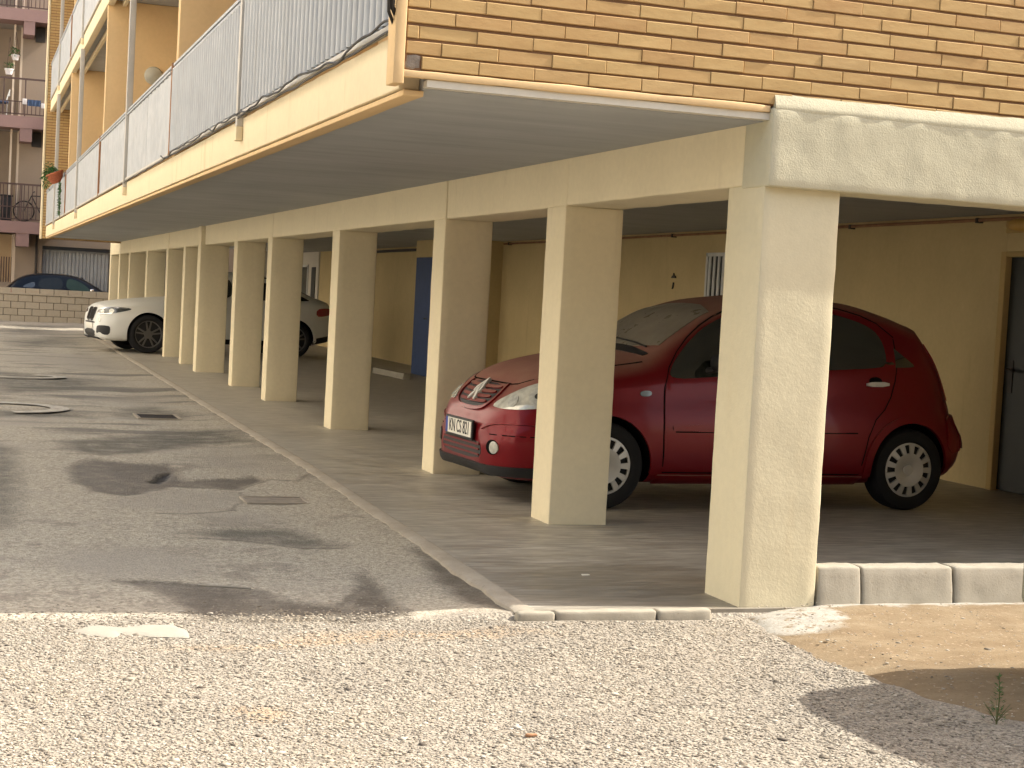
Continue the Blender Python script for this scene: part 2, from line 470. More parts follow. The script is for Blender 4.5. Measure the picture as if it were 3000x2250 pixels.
M['plate_blue'] = plain('plate_blue', (0.02, 0.05, 0.28), 0.5, 0.3)
M['ink'] = plain('plate_ink', (0.012, 0.012, 0.013), 0.6, 0.2)
M['silver'] = plain('silver_handle', (0.66, 0.65, 0.60), 0.35, 0.5, 0.0, var=0.05)
M['mirror_bowl'] = plain('lamp_reflector', (0.55, 0.56, 0.52), 0.15, 0.6, 0.1, var=0.3, scale=30, coat=0.5)
M['cloth_white'] = plain('white_cloth', (0.66, 0.62, 0.60), 0.9, 0.1)
M['cloth_blue'] = plain('blue_cloth', (0.05, 0.075, 0.13), 0.9, 0.1, var=0.4, scale=9)


# ------------------------------------------------------------------ mesh helpers
ORIG = {}


def link(o, parent=None, loc=None):
    col.objects.link(o)
    if parent is not None:
        o.parent = parent
    return o


def thing(name, label, cat, loc=(0, 0, 0), rz=0, group=None):
    o = bpy.data.objects.new(name, None)
    o.empty_display_size = 0.2
    link(o)
    o.location = loc
    o.rotation_euler = (0, 0, rz)
    o['label'] = label
    o['category'] = cat
    if group:
        o['group'] = group
    ORIG[o.name] = Vector(loc)
    return o


def tag(o, label, cat, group=None):
    o['label'] = label
    o['category'] = cat
    if group:
        o['group'] = group
    return o


def structure(o):
    o['kind'] = 'structure'
    return o


class MB:
    """collects shapes in world coordinates, links them as one mesh object"""

    def __init__(s):
        s.v, s.f, s.mi = [], [], []

    def add(s, vs, fs, mi=0):
        b = len(s.v)
        s.v.extend([tuple(p) for p in vs])
        s.f.extend([tuple(b + i for i in q) for q in fs])
        s.mi.extend([mi] * len(fs))
        return s

    def box(s, x0, x1, y0, y1, z0, z1, mi=0):
        v = [(x, y, z) for x in (x0, x1) for y in (y0, y1) for z in (z0, z1)]
        fs = [(0, 1, 3, 2), (4, 6, 7, 5), (0, 4, 5, 1), (2, 3, 7, 6), (0, 2, 6, 4), (1, 5, 7, 3)]
        return s.add(v, fs, mi)

    def rbox(s, x0, x1, y0, y1, z0, z1, r=0.01, res=0.1, amp=0.0, freq=6, seed=0, mi=0):
        lo, hi = (x0, y0, z0), (x1, y1, z1)
        axs = []
        for a in range(3):
            L = hi[a] - lo[a]
            k = max(1, int(round((L - 2 * r) / res)))
            t = [0, 0.3 * r] + [r + (L - 2 * r) * i / k for i in range(k + 1)] + [L - 0.3 * r, L]
            axs.append([lo[a] + q for q in t])
        idx = {}
        vs, fs = [], []

        def vid(i, j, k):
            key = (i, j, k)
            if key in idx:
                return idx[key]
            p = Vector((axs[0][i], axs[1][j], axs[2][k]))
            c = Vector([min(max(p[a], lo[a] + r), hi[a] - r) for a in range(3)])
            d = p - c
            if d.length > 1e-9:
                q = c + d.normalized() * r if sum(abs(t) > 1e-9 for t in d) > 1 else p
                nrm = d.normalized()
            else:
                q = p
                nrm = Vector((0, 0, 0))
            if amp:
                q = q + nrm * amp * (mnoise.noise(q * freq + Vector((seed, 0, 0))) + 0.5 * mnoise.noise(q * freq * 3.1))
            idx[key] = len(vs)
            vs.append(q)
            return idx[key]
        nx, ny, nz = (len(a) - 1 for a in axs)
        for i in range(nx):
            for j in range(ny):
                fs.append((vid(i, j, 0), vid(i, j + 1, 0), vid(i + 1, j + 1, 0), vid(i + 1, j, 0)))
                fs.append((vid(i, j, nz), vid(i + 1, j, nz), vid(i + 1, j + 1, nz), vid(i, j + 1, nz)))
        for i in range(nx):
            for k in range(nz):
                fs.append((vid(i, 0, k), vid(i + 1, 0, k), vid(i + 1, 0, k + 1), vid(i, 0, k + 1)))
                fs.append((vid(i, ny, k), vid(i, ny, k + 1), vid(i + 1, ny, k + 1), vid(i + 1, ny, k)))
        for j in range(ny):
            for k in range(nz):
                fs.append((vid(0, j, k), vid(0, j, k + 1), vid(0, j + 1, k + 1), vid(0, j + 1, k)))
                fs.append((vid(nx, j, k), vid(nx, j + 1, k), vid(nx, j + 1, k + 1), vid(nx, j, k + 1)))
        return s.add(vs, fs, mi)

    def tube(s, pts, r, n=8, mi=0, cap=True):
        pts = [Vector(p) for p in pts]
        rad = r if isinstance(r, (list, tuple)) else [r] * len(pts)
        vs, fs = [], []
        up = Vector((0.13, 0.31, 0.94))
        for i, p in enumerate(pts):
            a = pts[max(0, i - 1)]
            b = pts[min(len(pts) - 1, i + 1)]
            t = (b - a).normalized()
            x = t.cross(up)
            if x.length < 1e-3:
                x = t.cross(Vector((1, 0, 0)))
            x.normalize()
            y = x.cross(t)
            for k in range(n):
                w = 2 * math.pi * k / n
                vs.append(p + rad[i] * (math.cos(w) * x + math.sin(w) * y))
        for i in range(len(pts) - 1):
            for k in range(n):
                fs.append((i * n + k, i * n + (k + 1) % n, (i + 1) * n + (k + 1) % n, (i + 1) * n + k))
        if cap:
            fs.append(tuple(range(n - 1, -1, -1)))
            fs.append(tuple((len(pts) - 1) * n + k for k in range(n)))
        return s.add(vs, fs, mi)

    def prism(s, poly, axis, a, b, mi=0):
        n = len(poly)

        def P(p, t):
            q = list(p)
            q.insert(axis, t)
            return q
        vs = [P(p, a) for p in poly] + [P(p, b) for p in poly]
        fs = [tuple(range(n - 1, -1, -1)), tuple(range(n, 2 * n))] + [(i, (i + 1) % n, n + (i + 1) % n, n + i) for i in range(n)]
        return s.add(vs, fs, mi)

    def lathe(s, prof, c, axis=1, n=32, mi=0):
        """prof: (radius, height along axis)"""
        vs, fs = [], []
        o = [a for a in range(3) if a != axis]
        for (r_, h) in prof:
            for k in range(n):
                w = 2 * math.pi * k / n
                q = [0, 0, 0]
                q[o[0]] = c[o[0]] + r_ * math.cos(w)
                q[o[1]] = c[o[1]] + r_ * math.sin(w)
                q[axis] = c[axis] + h
                vs.append(q)
        for i in range(len(prof) - 1):
            for k in range(n):
                fs.append((i * n + k, i * n + (k + 1) % n, (i + 1) * n + (k + 1) % n, (i + 1) * n + k))
        fs.append(tuple(range(n)))
        fs.append(tuple((len(prof) - 1) * n + k for k in range(n - 1, -1, -1)))
        return s.add(vs, fs, mi)

    def build(s, name, mat, parent=None, smooth=False, bevel=0, local=False, fix=True):
        me = bpy.data.meshes.new(name)
        o = Vector((0, 0, 0))
        if parent is not None and not local:
            q = parent
            while q is not None:
                o = o + Vector(q.location)
                q = q.parent
        me.from_pydata([(p[0] - o.x, p[1] - o.y, p[2] - o.z) for p in s.v], [], s.f)
        mats = mat if isinstance(mat, (list, tuple)) else [mat]
        for q in mats:
            me.materials.append(q)
        if len(mats) > 1:
            me.polygons.foreach_set('material_index', s.mi)
        if fix:
            bm = bmesh.new()
            bm.from_mesh(me)
            bmesh.ops.recalc_face_normals(bm, faces=bm.faces)
            bm.to_mesh(me)
            bm.free()
        if smooth:
            me.polygons.foreach_set('use_smooth', [True] * len(me.polygons))
            try:
                me.set_sharp_from_angle(angle=R(38))
            except Exception:
                pass
        ob = bpy.data.objects.new(name, me)
        link(ob, parent)
        if bevel:
            bv = ob.modifiers.new('bevel', 'BEVEL')
            bv.width = bevel
            bv.segments = 2
            bv.limit_method = 'ANGLE'
            bv.angle_limit = R(50)
        return ob


def label_of(o, text):
    o['label'] = text
    return o


# ------------------------------------------------------------------ ground
def curve_x(y):
    return float(np.interp(y, [-0.2, 1, 6, 12, 25, 45], [-1.16, -1.12, -0.98, -0.91, -0.76, -0.5]))


STAINS = {'crack': [[(-2.797, 0.985), (-2.645, 0.951), (-2.487, 0.866), (-2.33, 0.787), (-2.188, 0.632), (-2.188, 0.672), (-2.33, 0.827), (-2.487, 0.906), (-2.645, 0.991), (-2.797, 1.025)], [(-2.364, 2.293), (-2.068, 2.233), (-1.756, 1.973), (-1.494, 1.945), (-1.494, 1.985), (-1.756, 2.013), (-2.068, 2.273), (-2.364, 2.333)], [(-2.393, 3.329), (-2.141, 3.367), (-1.907, 3.545), (-1.739, 4.016), (-1.722, 4.425), (-1.722, 4.465), (-1.739, 4.056), (-1.907, 3.585), (-2.141, 3.407), (-2.393, 3.369)], [(-2.134, 4.638), (-1.735, 4.552), (-1.532, 4.87), (-1.381, 5.142), (-1.2, 4.98), (-1.016, 5.367), (-1.016, 5.407), (-1.2, 5.02), (-1.381, 5.182), (-1.532, 4.91), (-1.735, 4.592), (-2.134, 4.678)], [(-1.907, 0.361), (-1.833, 0.443), (-1.689, 0.77), (-1.689, 0.81), (-1.833, 0.483), (-1.907, 0.401)]], 'damp': [[(-2.893, 1.039), (-2.708, 1.003), (-2.487, 0.886), (-2.332, 0.795), (-2.104, 0.503), (-1.965, 0.372), (-1.857, 0.407), (-1.722, 0.698), (-1.562, 1.253), (-1.587, 0.915), (-1.601, 0.483), (-1.635, 0.094), (-1.839, -0.031), (-2.15, -0.013), (-2.553, 0.01), (-2.62, 0.356), (-2.675, 0.697)], [(-1.114, 1.856), (-1.088, 1.467), (-1.081, 0.647), (-1.078, 0.288), (-1.112, 0.013), (-1.319, 0.298), (-1.247, 1.041)], [(-2.798, 5.889), (-2.809, 4.869), (-2.697, 4.429), (-2.531, 4.201), (-2.339, 4.405), (-2.131, 4.685), (-1.731, 4.599), (-1.399, 5.16), (-1.446, 5.403), (-2.016, 5.08), (-1.988, 6.185), (-2.305, 6.298), (-2.58, 6.504)]], 'tar': [[(-2.721, 7.897), (-2.199, 8.348), (-1.695, 9.059), (-1.317, 9.36), (-1.031, 9.116), (-1.007, 7.832), (-1.17, 7.943), (-1.47, 7.77), (-1.805, 7.395), (-2.085, 7.012), (-2.467, 6.79), (-2.727, 7.105)], [(-2.353, 2.505), (-2.04, 2.699), (-1.685, 2.714), (-1.501, 2.055), (-1.752, 2.01), (-2.068, 2.253)], [(-3.354, 7.545), (-3.173, 7.198), (-3.182, 5.093), (-3.282, 3.111), (-3.425, 2.383)], [(-2.564, 30.151), (-1.309, 33.41), (-1.421, 29.629), (-2.369, 27.348)], [(-1.843, 11.833), (-1.45, 12.114), (-1.218, 11.229), (-1.446, 10.387), (-1.924, 10.403)], [(-3.206, 18.395), (-1.579, 16.919), (-2.187, 14.447), (-3.272, 13.533)], [(-3.306, 11.101), (-2.397, 11.124), (-2.299, 10.451), (-3.318, 10.225)], [(-0.551, 42.355), (-2.512, 41.612), (-2.974, 35.384), (-1.675, 34.77)]], 'pale': [[(-2.111, 3.389), (-1.802, 3.464), (-1.647, 3.314), (-1.763, 3.001), (-2.046, 2.84), (-2.125, 3.08)], [(-3.089, 1.91), (-2.655, 1.994), (-2.329, 1.615), (-2.464, 1.063), (-2.963, 1.136), (-3.1, 1.472)], [(-2.471, 4.517), (-2.142, 4.592), (-1.768, 4.465), (-1.749, 3.975), (-1.907, 3.565), (-2.364, 3.478), (-2.637, 3.673)], [(-1.611, 7.338), (-1.195, 7.524), (-1.029, 5.691), (-1.276, 5.352), (-1.708, 6.067)], [(-2.275, 13.059), (-1.333, 14.257), (-0.863, 13.351), (-1.669, 12.031)], [(-3.321, 9.952), (-2.775, 10.238), (-2.624, 9.643), (-3.333, 9.083)], [(-3.149, 22.588), (-1.262, 24.988), (-0.66, 20.035), (-1.809, 19.294)]], 'hole': [[(-2.268, 5.006), (-2.144, 5.604), (-2.058, 5.663), (-2.121, 5.266), (-2.22, 4.916)]]}


def ground_sheet():
    xs = np.concatenate([np.linspace(-150, -6, 20), np.linspace(-5.5, -4.1, 10), np.arange(-4.0, -0.84, 0.024), np.linspace(-0.8, 4, 34), np.linspace(5, 150, 20)])
    ys = np.concatenate([np.linspace(-150, -5, 20), np.linspace(-4.7, -0.4, 34), np.arange(-0.35, 6.0, 0.03), np.arange(6.0, 14.0, 0.06), np.arange(14, 46, 0.25), np.linspace(47, 60, 8), np.linspace(66, 160, 12)])
    X, Y = np.meshgrid(xs, ys)
    Zz = np.zeros_like(X)
    masks = {k: np.zeros_like(X) for k in STAINS}
    zone = (X > -5.5) & (X < 0.5) & (Y > -4.7) & (Y < 46)
    idx = np.argwhere(zone)
    wx, wy = X.copy(), Y.copy()
    for a, b in idx:
        x, y = X[a, b], Y[a, b]
        if y < 30:
            Zz[a, b] = 0.010 * mnoise.noise(Vector((x * 0.9, y * 0.7, 3))) + 0.006 * mnoise.noise(Vector((x * 2.7, y * 2.2, 7)))
        if y > -0.02 and x > -2:
            t_ = min(1, max(0, (x - curve_x(y) + 0.55) / 0.5))
            Zz[a, b] = Zz[a, b] * (1 - t_) + (0.024 + 0.004 * mnoise.noise(Vector((x * 6, y * 6, 2)))) * t_ * t_ * (3 - 2 * t_)
        sc = 1 + max(0, y - 6) * 0.12
        wx[a, b] += 0.035 * mnoise.noise(Vector((x * 5, y * 5 / sc, 1))) + 0.02 * mnoise.noise(Vector((x * 14, y * 14 / sc, 2)))
        wy[a, b] += sc * (0.055 * mnoise.noise(Vector((x * 5, y * 5 / sc, 8))) + 0.03 * mnoise.noise(Vector((x * 14, y * 14 / sc, 9))))
    for k, polys in STAINS.items():
        for pl in polys:
            P = np.array(pl)
            n = len(P)
            c = np.zeros(X.shape, bool)
            dist = np.full(X.shape, 1e9)
            for q in range(n):
                (ax, ay), (bx, by) = P[q], P[q - 1]
                cond = ((ay > wy) != (by > wy))
                with np.errstate(divide='ignore', invalid='ignore'):
                    c ^= cond & (wx < (bx - ax) * (wy - ay) / (by - ay + 1e-12) + ax)
                t = np.clip(((wx - ax) * (bx - ax) + (wy - ay) * (by - ay)) / ((bx - ax) ** 2 + (by - ay) ** 2 + 1e-12), 0, 1)
                dist = np.minimum(dist, np.hypot(wx - ax - t * (bx - ax), wy - ay - t * (by - ay)))
            sd = np.where(c, dist, -dist)
            soft = {'damp': 0.05, 'tar': 0.10, 'pale': 0.12, 'hole': 0.02, 'crack': 0.02}[k] * (1 + np.clip(Y - 6, 0, 30) * 0.2)
            masks[k] = np.maximum(masks[k], np.clip(0.5 + sd / (2 * soft), 0, 1))
    Zz -= 0.02 * masks['hole'] + 0.012 * masks['damp'] + 0.006 * masks['tar']
    nx, ny = len(xs), len(ys)
    me = bpy.data.meshes.new('ground')
    co = np.stack([X, Y, Zz - 0.035], 2).reshape(-1, 3)
    ii = np.arange(nx * ny).reshape(ny, nx)
    F = np.stack([ii[:-1, :-1], ii[:-1, 1:], ii[1:, 1:], ii[1:, :-1]], 2).reshape(-1, 4).astype(np.int32)
    me.vertices.add(len(co))
    me.vertices.foreach_set('co', co.astype(np.float32).ravel())
    me.loops.add(F.size)
    me.loops.foreach_set('vertex_index', F.ravel())
    me.polygons.add(len(F))
    me.polygons.foreach_set('loop_start', np.arange(0, F.size, 4, dtype=np.int32))
    me.polygons.foreach_set('loop_total', np.full(len(F), 4, dtype=np.int32))
    me.update()
    me.validate()
    me.polygons.foreach_set('use_smooth', [True] * len(me.polygons))
    for k, v in masks.items():
        at = me.attributes.new(k, 'FLOAT', 'POINT')
        at.data.foreach_set('value', v.astype(np.float32).ravel())
    me.materials.append(M['asphalt'])
    o = bpy.data.objects.new('ground', me)
    link(o)
    return structure(o)


ground_sheet()


def rise(y):
    t = min(1, max(0, (y + 0.75) / 0.65))
    return 0.045 * t * t * (3 - 2 * t)


def sheet(poly, z, thick, name, mat, res=0.08, amp=0.004, freq=7, edge_drop=True, zf=None, soft=0):
    """irregular patch: rounded polygon filled with a fine triangulation and a rim"""
    pts = [Vector((p[0], p[1])) for p in poly]
    n0 = len(pts)
    x0, x1 = min(p.x for p in pts), max(p.x for p in pts)
    y0, y1 = min(p.y for p in pts), max(p.y for p in pts)
    gx = np.arange(x0 + res / 2, x1, res)
    gy = np.arange(y0 + res / 2, y1, res)

    def inside(x, y):
        c = False
        for i in range(n0):
            a, b = pts[i], pts[i - 1]
            if (a.y > y) != (b.y > y) and x < (b.x - a.x) * (y - a.y) / (b.y - a.y) + a.x:
                c = not c
        return c
    inner = [Vector((x + random.uniform(-.2, .2) * res, y + random.uniform(-.2, .2) * res)) for y in gy for x in gx if inside(x, y)]
    vs, es, fs, _, _, _ = delaunay_2d_cdt(pts + inner, [(i, (i + 1) % n0) for i in range(n0)], [], 1, 1e-5)
    mb = MB()

    def edged(p):
        d = 1e9
        for i in range(n0):
            a, b = pts[i - 1], pts[i]
            ab = b - a
            t = max(0, min(1, (p - a).dot(ab) / max(1e-9, ab.length_squared)))
            d = min(d, (a + ab * t - p).length)
        return min(1, d / (soft or 1.2 * res)) if edge_drop else 1
    mb.add([(p.x, p.y, z - thick + (thick + (zf(p.y) if zf else 0)) * math.sqrt(edged(p)) + amp * mnoise.noise(Vector((p.x * freq, p.y * freq, 1)))) for p in vs], fs)
    return mb.build(name, mat, smooth=True)


def rough_poly(poly, step, amp, freq, seed=0):
    out = []
    n = len(poly)
    for i in range(n):
        a, b = Vector(poly[i]), Vector(poly[(i + 1) % n])
        k = max(1, int((b - a).length / step))
        for j in range(k):
            p = a.lerp(b, j / k)
            d = Vector((mnoise.noise(Vector((p.x * freq, p.y * freq, seed))), mnoise.noise(Vector((p.x * freq, p.y * freq, seed + 9)))))
            out.append(tuple(p + d * amp))
    return out


# garage floor slab
mb = MB()
edge_in = 0.10
ys = [-0.03] + list(np.linspace(0.5, 37.6, 60))
vs = []
for y in ys:
    xin = curve_x(y) + edge_in
    vs += [(xin, y, 0.0), (5.2, y, 0.0), (xin, y, -0.2), (5.2, y, -0.2)]
fs = []
for i in range(len(ys) - 1):
    a, b = 4 * i, 4 * i + 4
    fs += [(a, a + 1, b + 1, b), (a + 2, b + 2, b + 3, a + 3), (a, b, b + 2, a + 2), (a + 1, a + 3, b + 3, b + 1)]
fs += [(0, 2, 3, 1), (b, b + 1, b + 3, b + 2)]
mb.add(vs, fs)
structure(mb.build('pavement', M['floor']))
# edge strip between floor and lane
mb = MB()
ys = np.arange(-0.03, 37.6, 0.07)
vs = []
for y in ys:
    c = curve_x(y)
    j = 0.022 * mnoise.noise(Vector((y * 6, 0, 0))) + 0.025 * mnoise.noise(Vector((y * 1.3, 4, 0)))
    h = 0.004 * mnoise.noise(Vector((y * 6, 2, 0)))
    vs += [(c + j - 0.012, y, -0.06), (c + j, y, -0.008 + h), (c + j + 0.02, y, 0.003 + h), (c + edge_in - 0.006, y, 0.004), (c + edge_in - 0.004, y, -0.06)]
fs = []
for i in range(len(ys) - 1):
    for k in range(4):
        fs.append((5 * i + k, 5 * i + k + 1, 5 * i + 5 + k + 1, 5 * i + 5 + k))
mb.add(vs, fs)
structure(mb.build('kerb', M['edge'], smooth=True))

# sandy verge at the gable and spilt cement
soil_poly = rough_poly([(-0.01, -0.05), (-0.06, -0.35), (-0.11, -0.60), (-0.14, -0.90), (-0.12, -1.30), (-0.07, -1.57), (-0.03, -1.86), (-0.05, -2.05), (0.2, -2.3), (0.5, -2.9), (2.5, -4.5), (7, -4.5), (7, 0.2), (0.42, 0.2)], 0.05, 0.022, 9)
structure(sheet(soil_poly, -0.012, 0.045, 'soil', M['soil'], 0.04, 0.006, 7, zf=rise, soft=0.34))
structure(sheet(rough_poly([(-3.13, -0.16), (-3.09, -0.27), (-2.96, -0.33), (-2.945, -0.24), (-2.83, -0.29), (-2.68, -0.34), (-2.67, -0.19), (-2.70, -0.08), (-2.85, -0.07), (-2.92, -0.13), (-3.04, -0.05)], 0.02, 0.02, 12), -0.027, 0.010, 'cement_patch', M['patch'], 0.03, 0.002, 20))
# worn road paint arcs
def arc_sheet(cx, cy, rx, ry, a0, a1, w, name):
    mb = MB()
    n = 26
    vs = []
    for i in range(n + 1):
        a = R(a0 + (a1 - a0) * i / n)
        for k in (1 - w / 2, 1 + w / 2):
            vs.append((cx + rx * k * math.cos(a), cy + ry * k * math.sin(a), -0.018))
    mb.add(vs, [(2 * i, 2 * i + 2, 2 * i + 3, 2 * i + 1) for i in range(n)])
    return structure(mb.build(name, M['paint']))


arc_sheet(-3.2, 11.35, 0.62, 0.62, -80, 110, 0.32, 'road_marking')
arc_sheet(-2.9, 17.1, 0.62, 0.40, -170, 60, 0.3, 'road_marking')


# chippings: loose and half-bedded stones on the apron (countless)
def gravel():
    ico = bmesh.new()
    bmesh.ops.create_icosphere(ico, subdivisions=1, radius=1)
    bv = np.array([v.co[:] for v in ico.verts])
    bf = np.array([[v.index for v in q.verts] for q in ico.faces])
    ico.free()
    N = 60000
    pts = []
    while len(pts) < N:
        x = rng.uniform(-3.9, 1.2, 4000)
        y = rng.uniform(-2.85, 0.5, 4000)
        for a, b in zip(x, y):
            keep = 1.0
            if b > 0.05:
                keep = max(0.10, 1 - (b - 0.05) * 4) * (0.9 if b < 0.3 else 0.5) if a < -1.2 else 0.0
            if a > -0.05 + 0.0:
                keep = 0.06
            if b > -0.12 and a > -1.22:
                keep = 0.02 if b < -0.03 else 0
            k2 = mnoise.noise(Vector((a * 1.4, b * 1.6, 5)))
            if rng.random() < keep * (0.94 + 0.1 * k2):
                pts.append((a, b))
                if len(pts) >= N:
                    break
    pts = np.array(pts)
    sz = np.clip(rng.lognormal(math.log(0.0039), 0.38, N), 0.002, 0.0115)
    sz[:260] = rng.uniform(0.009, 0.017, 260)
    V = bv[None] * (1 + rng.uniform(-0.28, 0.28, (N, 12, 3)))
    V *= np.stack([sz * rng.uniform(0.8, 1.5, N), sz * rng.uniform(0.8, 1.5, N), sz * rng.uniform(0.25, 0.45, N)], 1)[:, None]
    an = rng.uniform(0, 2 * math.pi, N)
    c, s = np.cos(an)[:, None], np.sin(an)[:, None]
    X = V[:, :, 0] * c - V[:, :, 1] * s + pts[:, 0:1]
    Y = V[:, :, 0] * s + V[:, :, 1] * c + pts[:, 1:2]
    onsoil = (pts[:, 0] > 0.02)
    rz_ = np.array([rise(q) for q in pts[:, 1]])
    gz_ = np.array([-0.035 + 0.010 * mnoise.noise(Vector((a * 0.9, b * 0.7, 3))) + 0.006 * mnoise.noise(Vector((a * 2.7, b * 2.2, 7))) for a, b in pts])
    sz_ = np.array([0.006 * mnoise.noise(Vector((a * 7, b * 7, 1))) for a, b in pts])
    Z = V[:, :, 2] + (np.maximum(gz_ + 0.001, np.where(onsoil, -0.012 + rz_ + sz_, -1)) + 0.02 * sz)[:, None]
    co = np.stack([X, Y, Z], 2).reshape(-1, 3).astype(np.float32)
    F = (bf[None] + (np.arange(N) * 12)[:, None, None]).reshape(-1, 3).astype(np.int32)
    me = bpy.data.meshes.new('gravel')
    me.vertices.add(len(co))
    me.vertices.foreach_set('co', co.ravel())
    me.loops.add(F.size)
    me.loops.foreach_set('vertex_index', F.ravel())
    me.polygons.add(len(F))
    me.polygons.foreach_set('loop_start', np.arange(0, F.size, 3, dtype=np.int32))
    me.polygons.foreach_set('loop_total', np.full(len(F), 3, dtype=np.int32))
    me.materials.append(M['chips'])
    me.update()
    me.validate()
    o = bpy.data.objects.new('gravel', me)
    link(o)
    o['kind'] = 'stuff'
    o['label'] = 'pale stone chippings strewn over the sunlit apron in front of the garage'
    o['category'] = 'gravel'


gravel()

# ------------------------------------------------------------------ the apartment block
H_BEAM, Z_SOF, Z_CEIL = 2.047, 2.345, 2.40
COLS = [(0, .391, .41, 0), (2.737, .353, .40, 0), (5.494, .337, .40, 0), (9.385, .331, .40, 0), (13.264, .30, .40, 0), (16.017, .30, .40, 0), (19.38, .33, .40, .06), (21.75, .29, .38, 0), (24.316, .29, .38, 0), (28.02, .29, .38, 0), (31.91, .29, .38, 0), (34.5, .29, .38, 0), (37.22, .29, .38, 0)]
bld = thing('apartment_building', 'cream and yellow apartment block with brick gable, raised on square pillars over an open garage', 'building', (0, 0, 0))
for i, (y, w, d, pr_) in enumerate(COLS):
    mb = MB()
    near = i < 4
    if i == 0:
        mb.rbox(0, d, 0, w, -0.08, H_BEAM, 0.006, 0.05, 0.003, 5, i)
    elif pr_:
        mb.rbox(-pr_, d, y, y + w, -0.02, Z_SOF - 0.002, 0.01, 0.12, 0.002, 5, i)
    else:
        mb.rbox(0, d, y, y + w, -0.02, H_BEAM, 0.010, 0.06 if near else 0.15, 0.0028, 5, i)
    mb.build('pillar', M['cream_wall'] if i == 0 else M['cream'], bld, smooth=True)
# facade beams, one per bay, butted with a shallow seam at each pillar
for i in range(len(COLS)):
    y0 = COLS[i][0]
    y1 = COLS[i + 1][0] if i + 1 < len(COLS) else y0 + 0.29
    if i == 0:
        y0 = 0.24
    off = [0.0, 0.006, -0.003, 0.004, 0.0, 0.005][i % 6]
    mb = MB()
    if COLS[i][3]:
        y0 = y0 + COLS[i][1]
    mb.rbox(off, 0.40, y0 + 0.004, y1 - 0.004, H_BEAM - (0.004 if i else 0.0), Z_CEIL + 0.1, 0.012, 0.07 if i < 4 else 0.2, 0.004 if i < 3 else 0.002, 4, i * 3)
    mb.build('beam', M['cream'], bld, smooth=True)
# gable beam with sloped, sun-catching top; proud of the corner pillar
mb = MB()
mb.rbox(-0.006, 10.0, -0.050, 0.235, 2.034, 2.405, 0.010, 0.035, 0.0035, 9, 3)
mb.build('beam', M['cream_rough'], bld, smooth=True)
mb = MB()
n = 240
vs = []
for i in range(n + 1):
    x = 0.008 + 9.97 * (i / n) ** 1.25
    j1 = 0.004 * mnoise.noise(Vector((x * 6, 1, 0)))
    j2 = 0.006 * mnoise.noise(Vector((x * 7, 5, 0)))
    vs += [(x, -0.046, 2.385), (x, -0.053 + j1, 2.406 + j1), (x, -0.050 + j1, 2.424 + j1), (x, -0.031, 2.472 + j2), (x, -0.010, 2.474 + j2), (x, 0.0, 2.385)]
fs = []
for i in range(n):
    for k in range(5):
        fs.append((6 * i + k, 6 * i + k + 1, 6 * i + 6 + k + 1, 6 * i + 6 + k))
fs += [tuple(range(6)), tuple(6 * n + k for k in range(5, -1, -1))]
mb.add(vs, fs)
mb.build('coping', M['cream_rough'], bld, smooth=True)
# ceilings
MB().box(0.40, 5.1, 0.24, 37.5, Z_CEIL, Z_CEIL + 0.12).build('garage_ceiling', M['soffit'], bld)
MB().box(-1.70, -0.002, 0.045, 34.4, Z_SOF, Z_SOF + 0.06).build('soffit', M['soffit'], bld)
MB().box(-0.002, 0.02, 34.0, 37.5, Z_SOF + 0.06, Z_SOF + 0.1).build('soffit', M['soffit'], bld)
MB().box(-1.70, -0.008, -0.022, 0.043, Z_SOF + 0.004, Z_SOF + 0.036).build('soffit_edge', M['lip'], bld)
# gable facing
GX0, GX1, GY = -1.81, 10.0, -0.03
mb = MB()
row = 0
z = 2.4225
PITCH_Z = 0.0672
while z < 8.35:
    x = GX0 + 0.012
    off = [0.0, 0.62, 0.28, 0.80, 0.45, 0.12][row % 6] * 0.262 + random.uniform(-.02, .02)
    xs_ = GX0 + (0.078 if row == 0 else 0.004)
    first = True
    hgt = 0.0550
    zz = z + random.uniform(-.001, .001)
    while xs_ < GX1:
        ln = 0.262 + random.uniform(-.006, .006)
        if first:
            ln = max(0.05, off if off > 0.04 else ln)
            first = False
        xe = min(xs_ + ln, GX1)
        gap = random.choice((0.0016, 0.002, 0.003, 0.0045))
        if True:
            j = [random.uniform(-.0016, .0016) for _ in range(12)]
            pr2 = random.uniform(-.0025, .0025)
            a, b = xs_ + gap / 2, xe - gap / 2
            q = 0.0028
            y0 = GY + pr2
            zb0, zb1, zt0, zt1 = zz + j[0], zz + j[1], zz + hgt + j[2], zz + hgt + j[3]
            if b > a + 0.01:
                mb.add([(a + q, y0, zb0 + q), (b - q, y0 + j[4], zb1 + q), (b - q, y0 + j[5], zt1 - q), (a + q, y0, zt0 - q),
                        (a, y0 + q, zb0), (b, y0 + q, zb1), (b, y0 + q, zt1), (a, y0 + q, zt0),
                        (a, 0.0, zb0), (b, 0.0, zb1), (b, 0.0, zt1), (a, 0.0, zt0)],
                       [(0, 1, 2, 3), (0, 4, 5, 1), (1, 5, 6, 2), (2, 6, 7, 3), (3, 7, 4, 0), (4, 8, 9, 5), (5, 9, 10, 6), (6, 10, 11, 7), (7, 11, 8, 4)])
        xs_ = xe
    z += PITCH_Z
    row += 1
mb.build('brick_facing', M['brick'], bld)
MB().box(GX0 + 0.002, GX1, -0.021, 0.09, 2.415, 8.36).build('mortar_bed', M['mortar'], bld)
mb = MB()
mb.rbox(GX0 + 0.003, GX0 + 0.075, -0.024, 0.0, 2.418, 2.482, 0.012, 0.012, 0.006, 30)
mb.build('mortar_repair', M['grey_mortar'], bld, smooth=True)
mb = MB()
mb.rbox(-1.86, GX0, -0.036, 0.10, 2.352, 8.4, 0.005, 0.1, 0.003, 6)
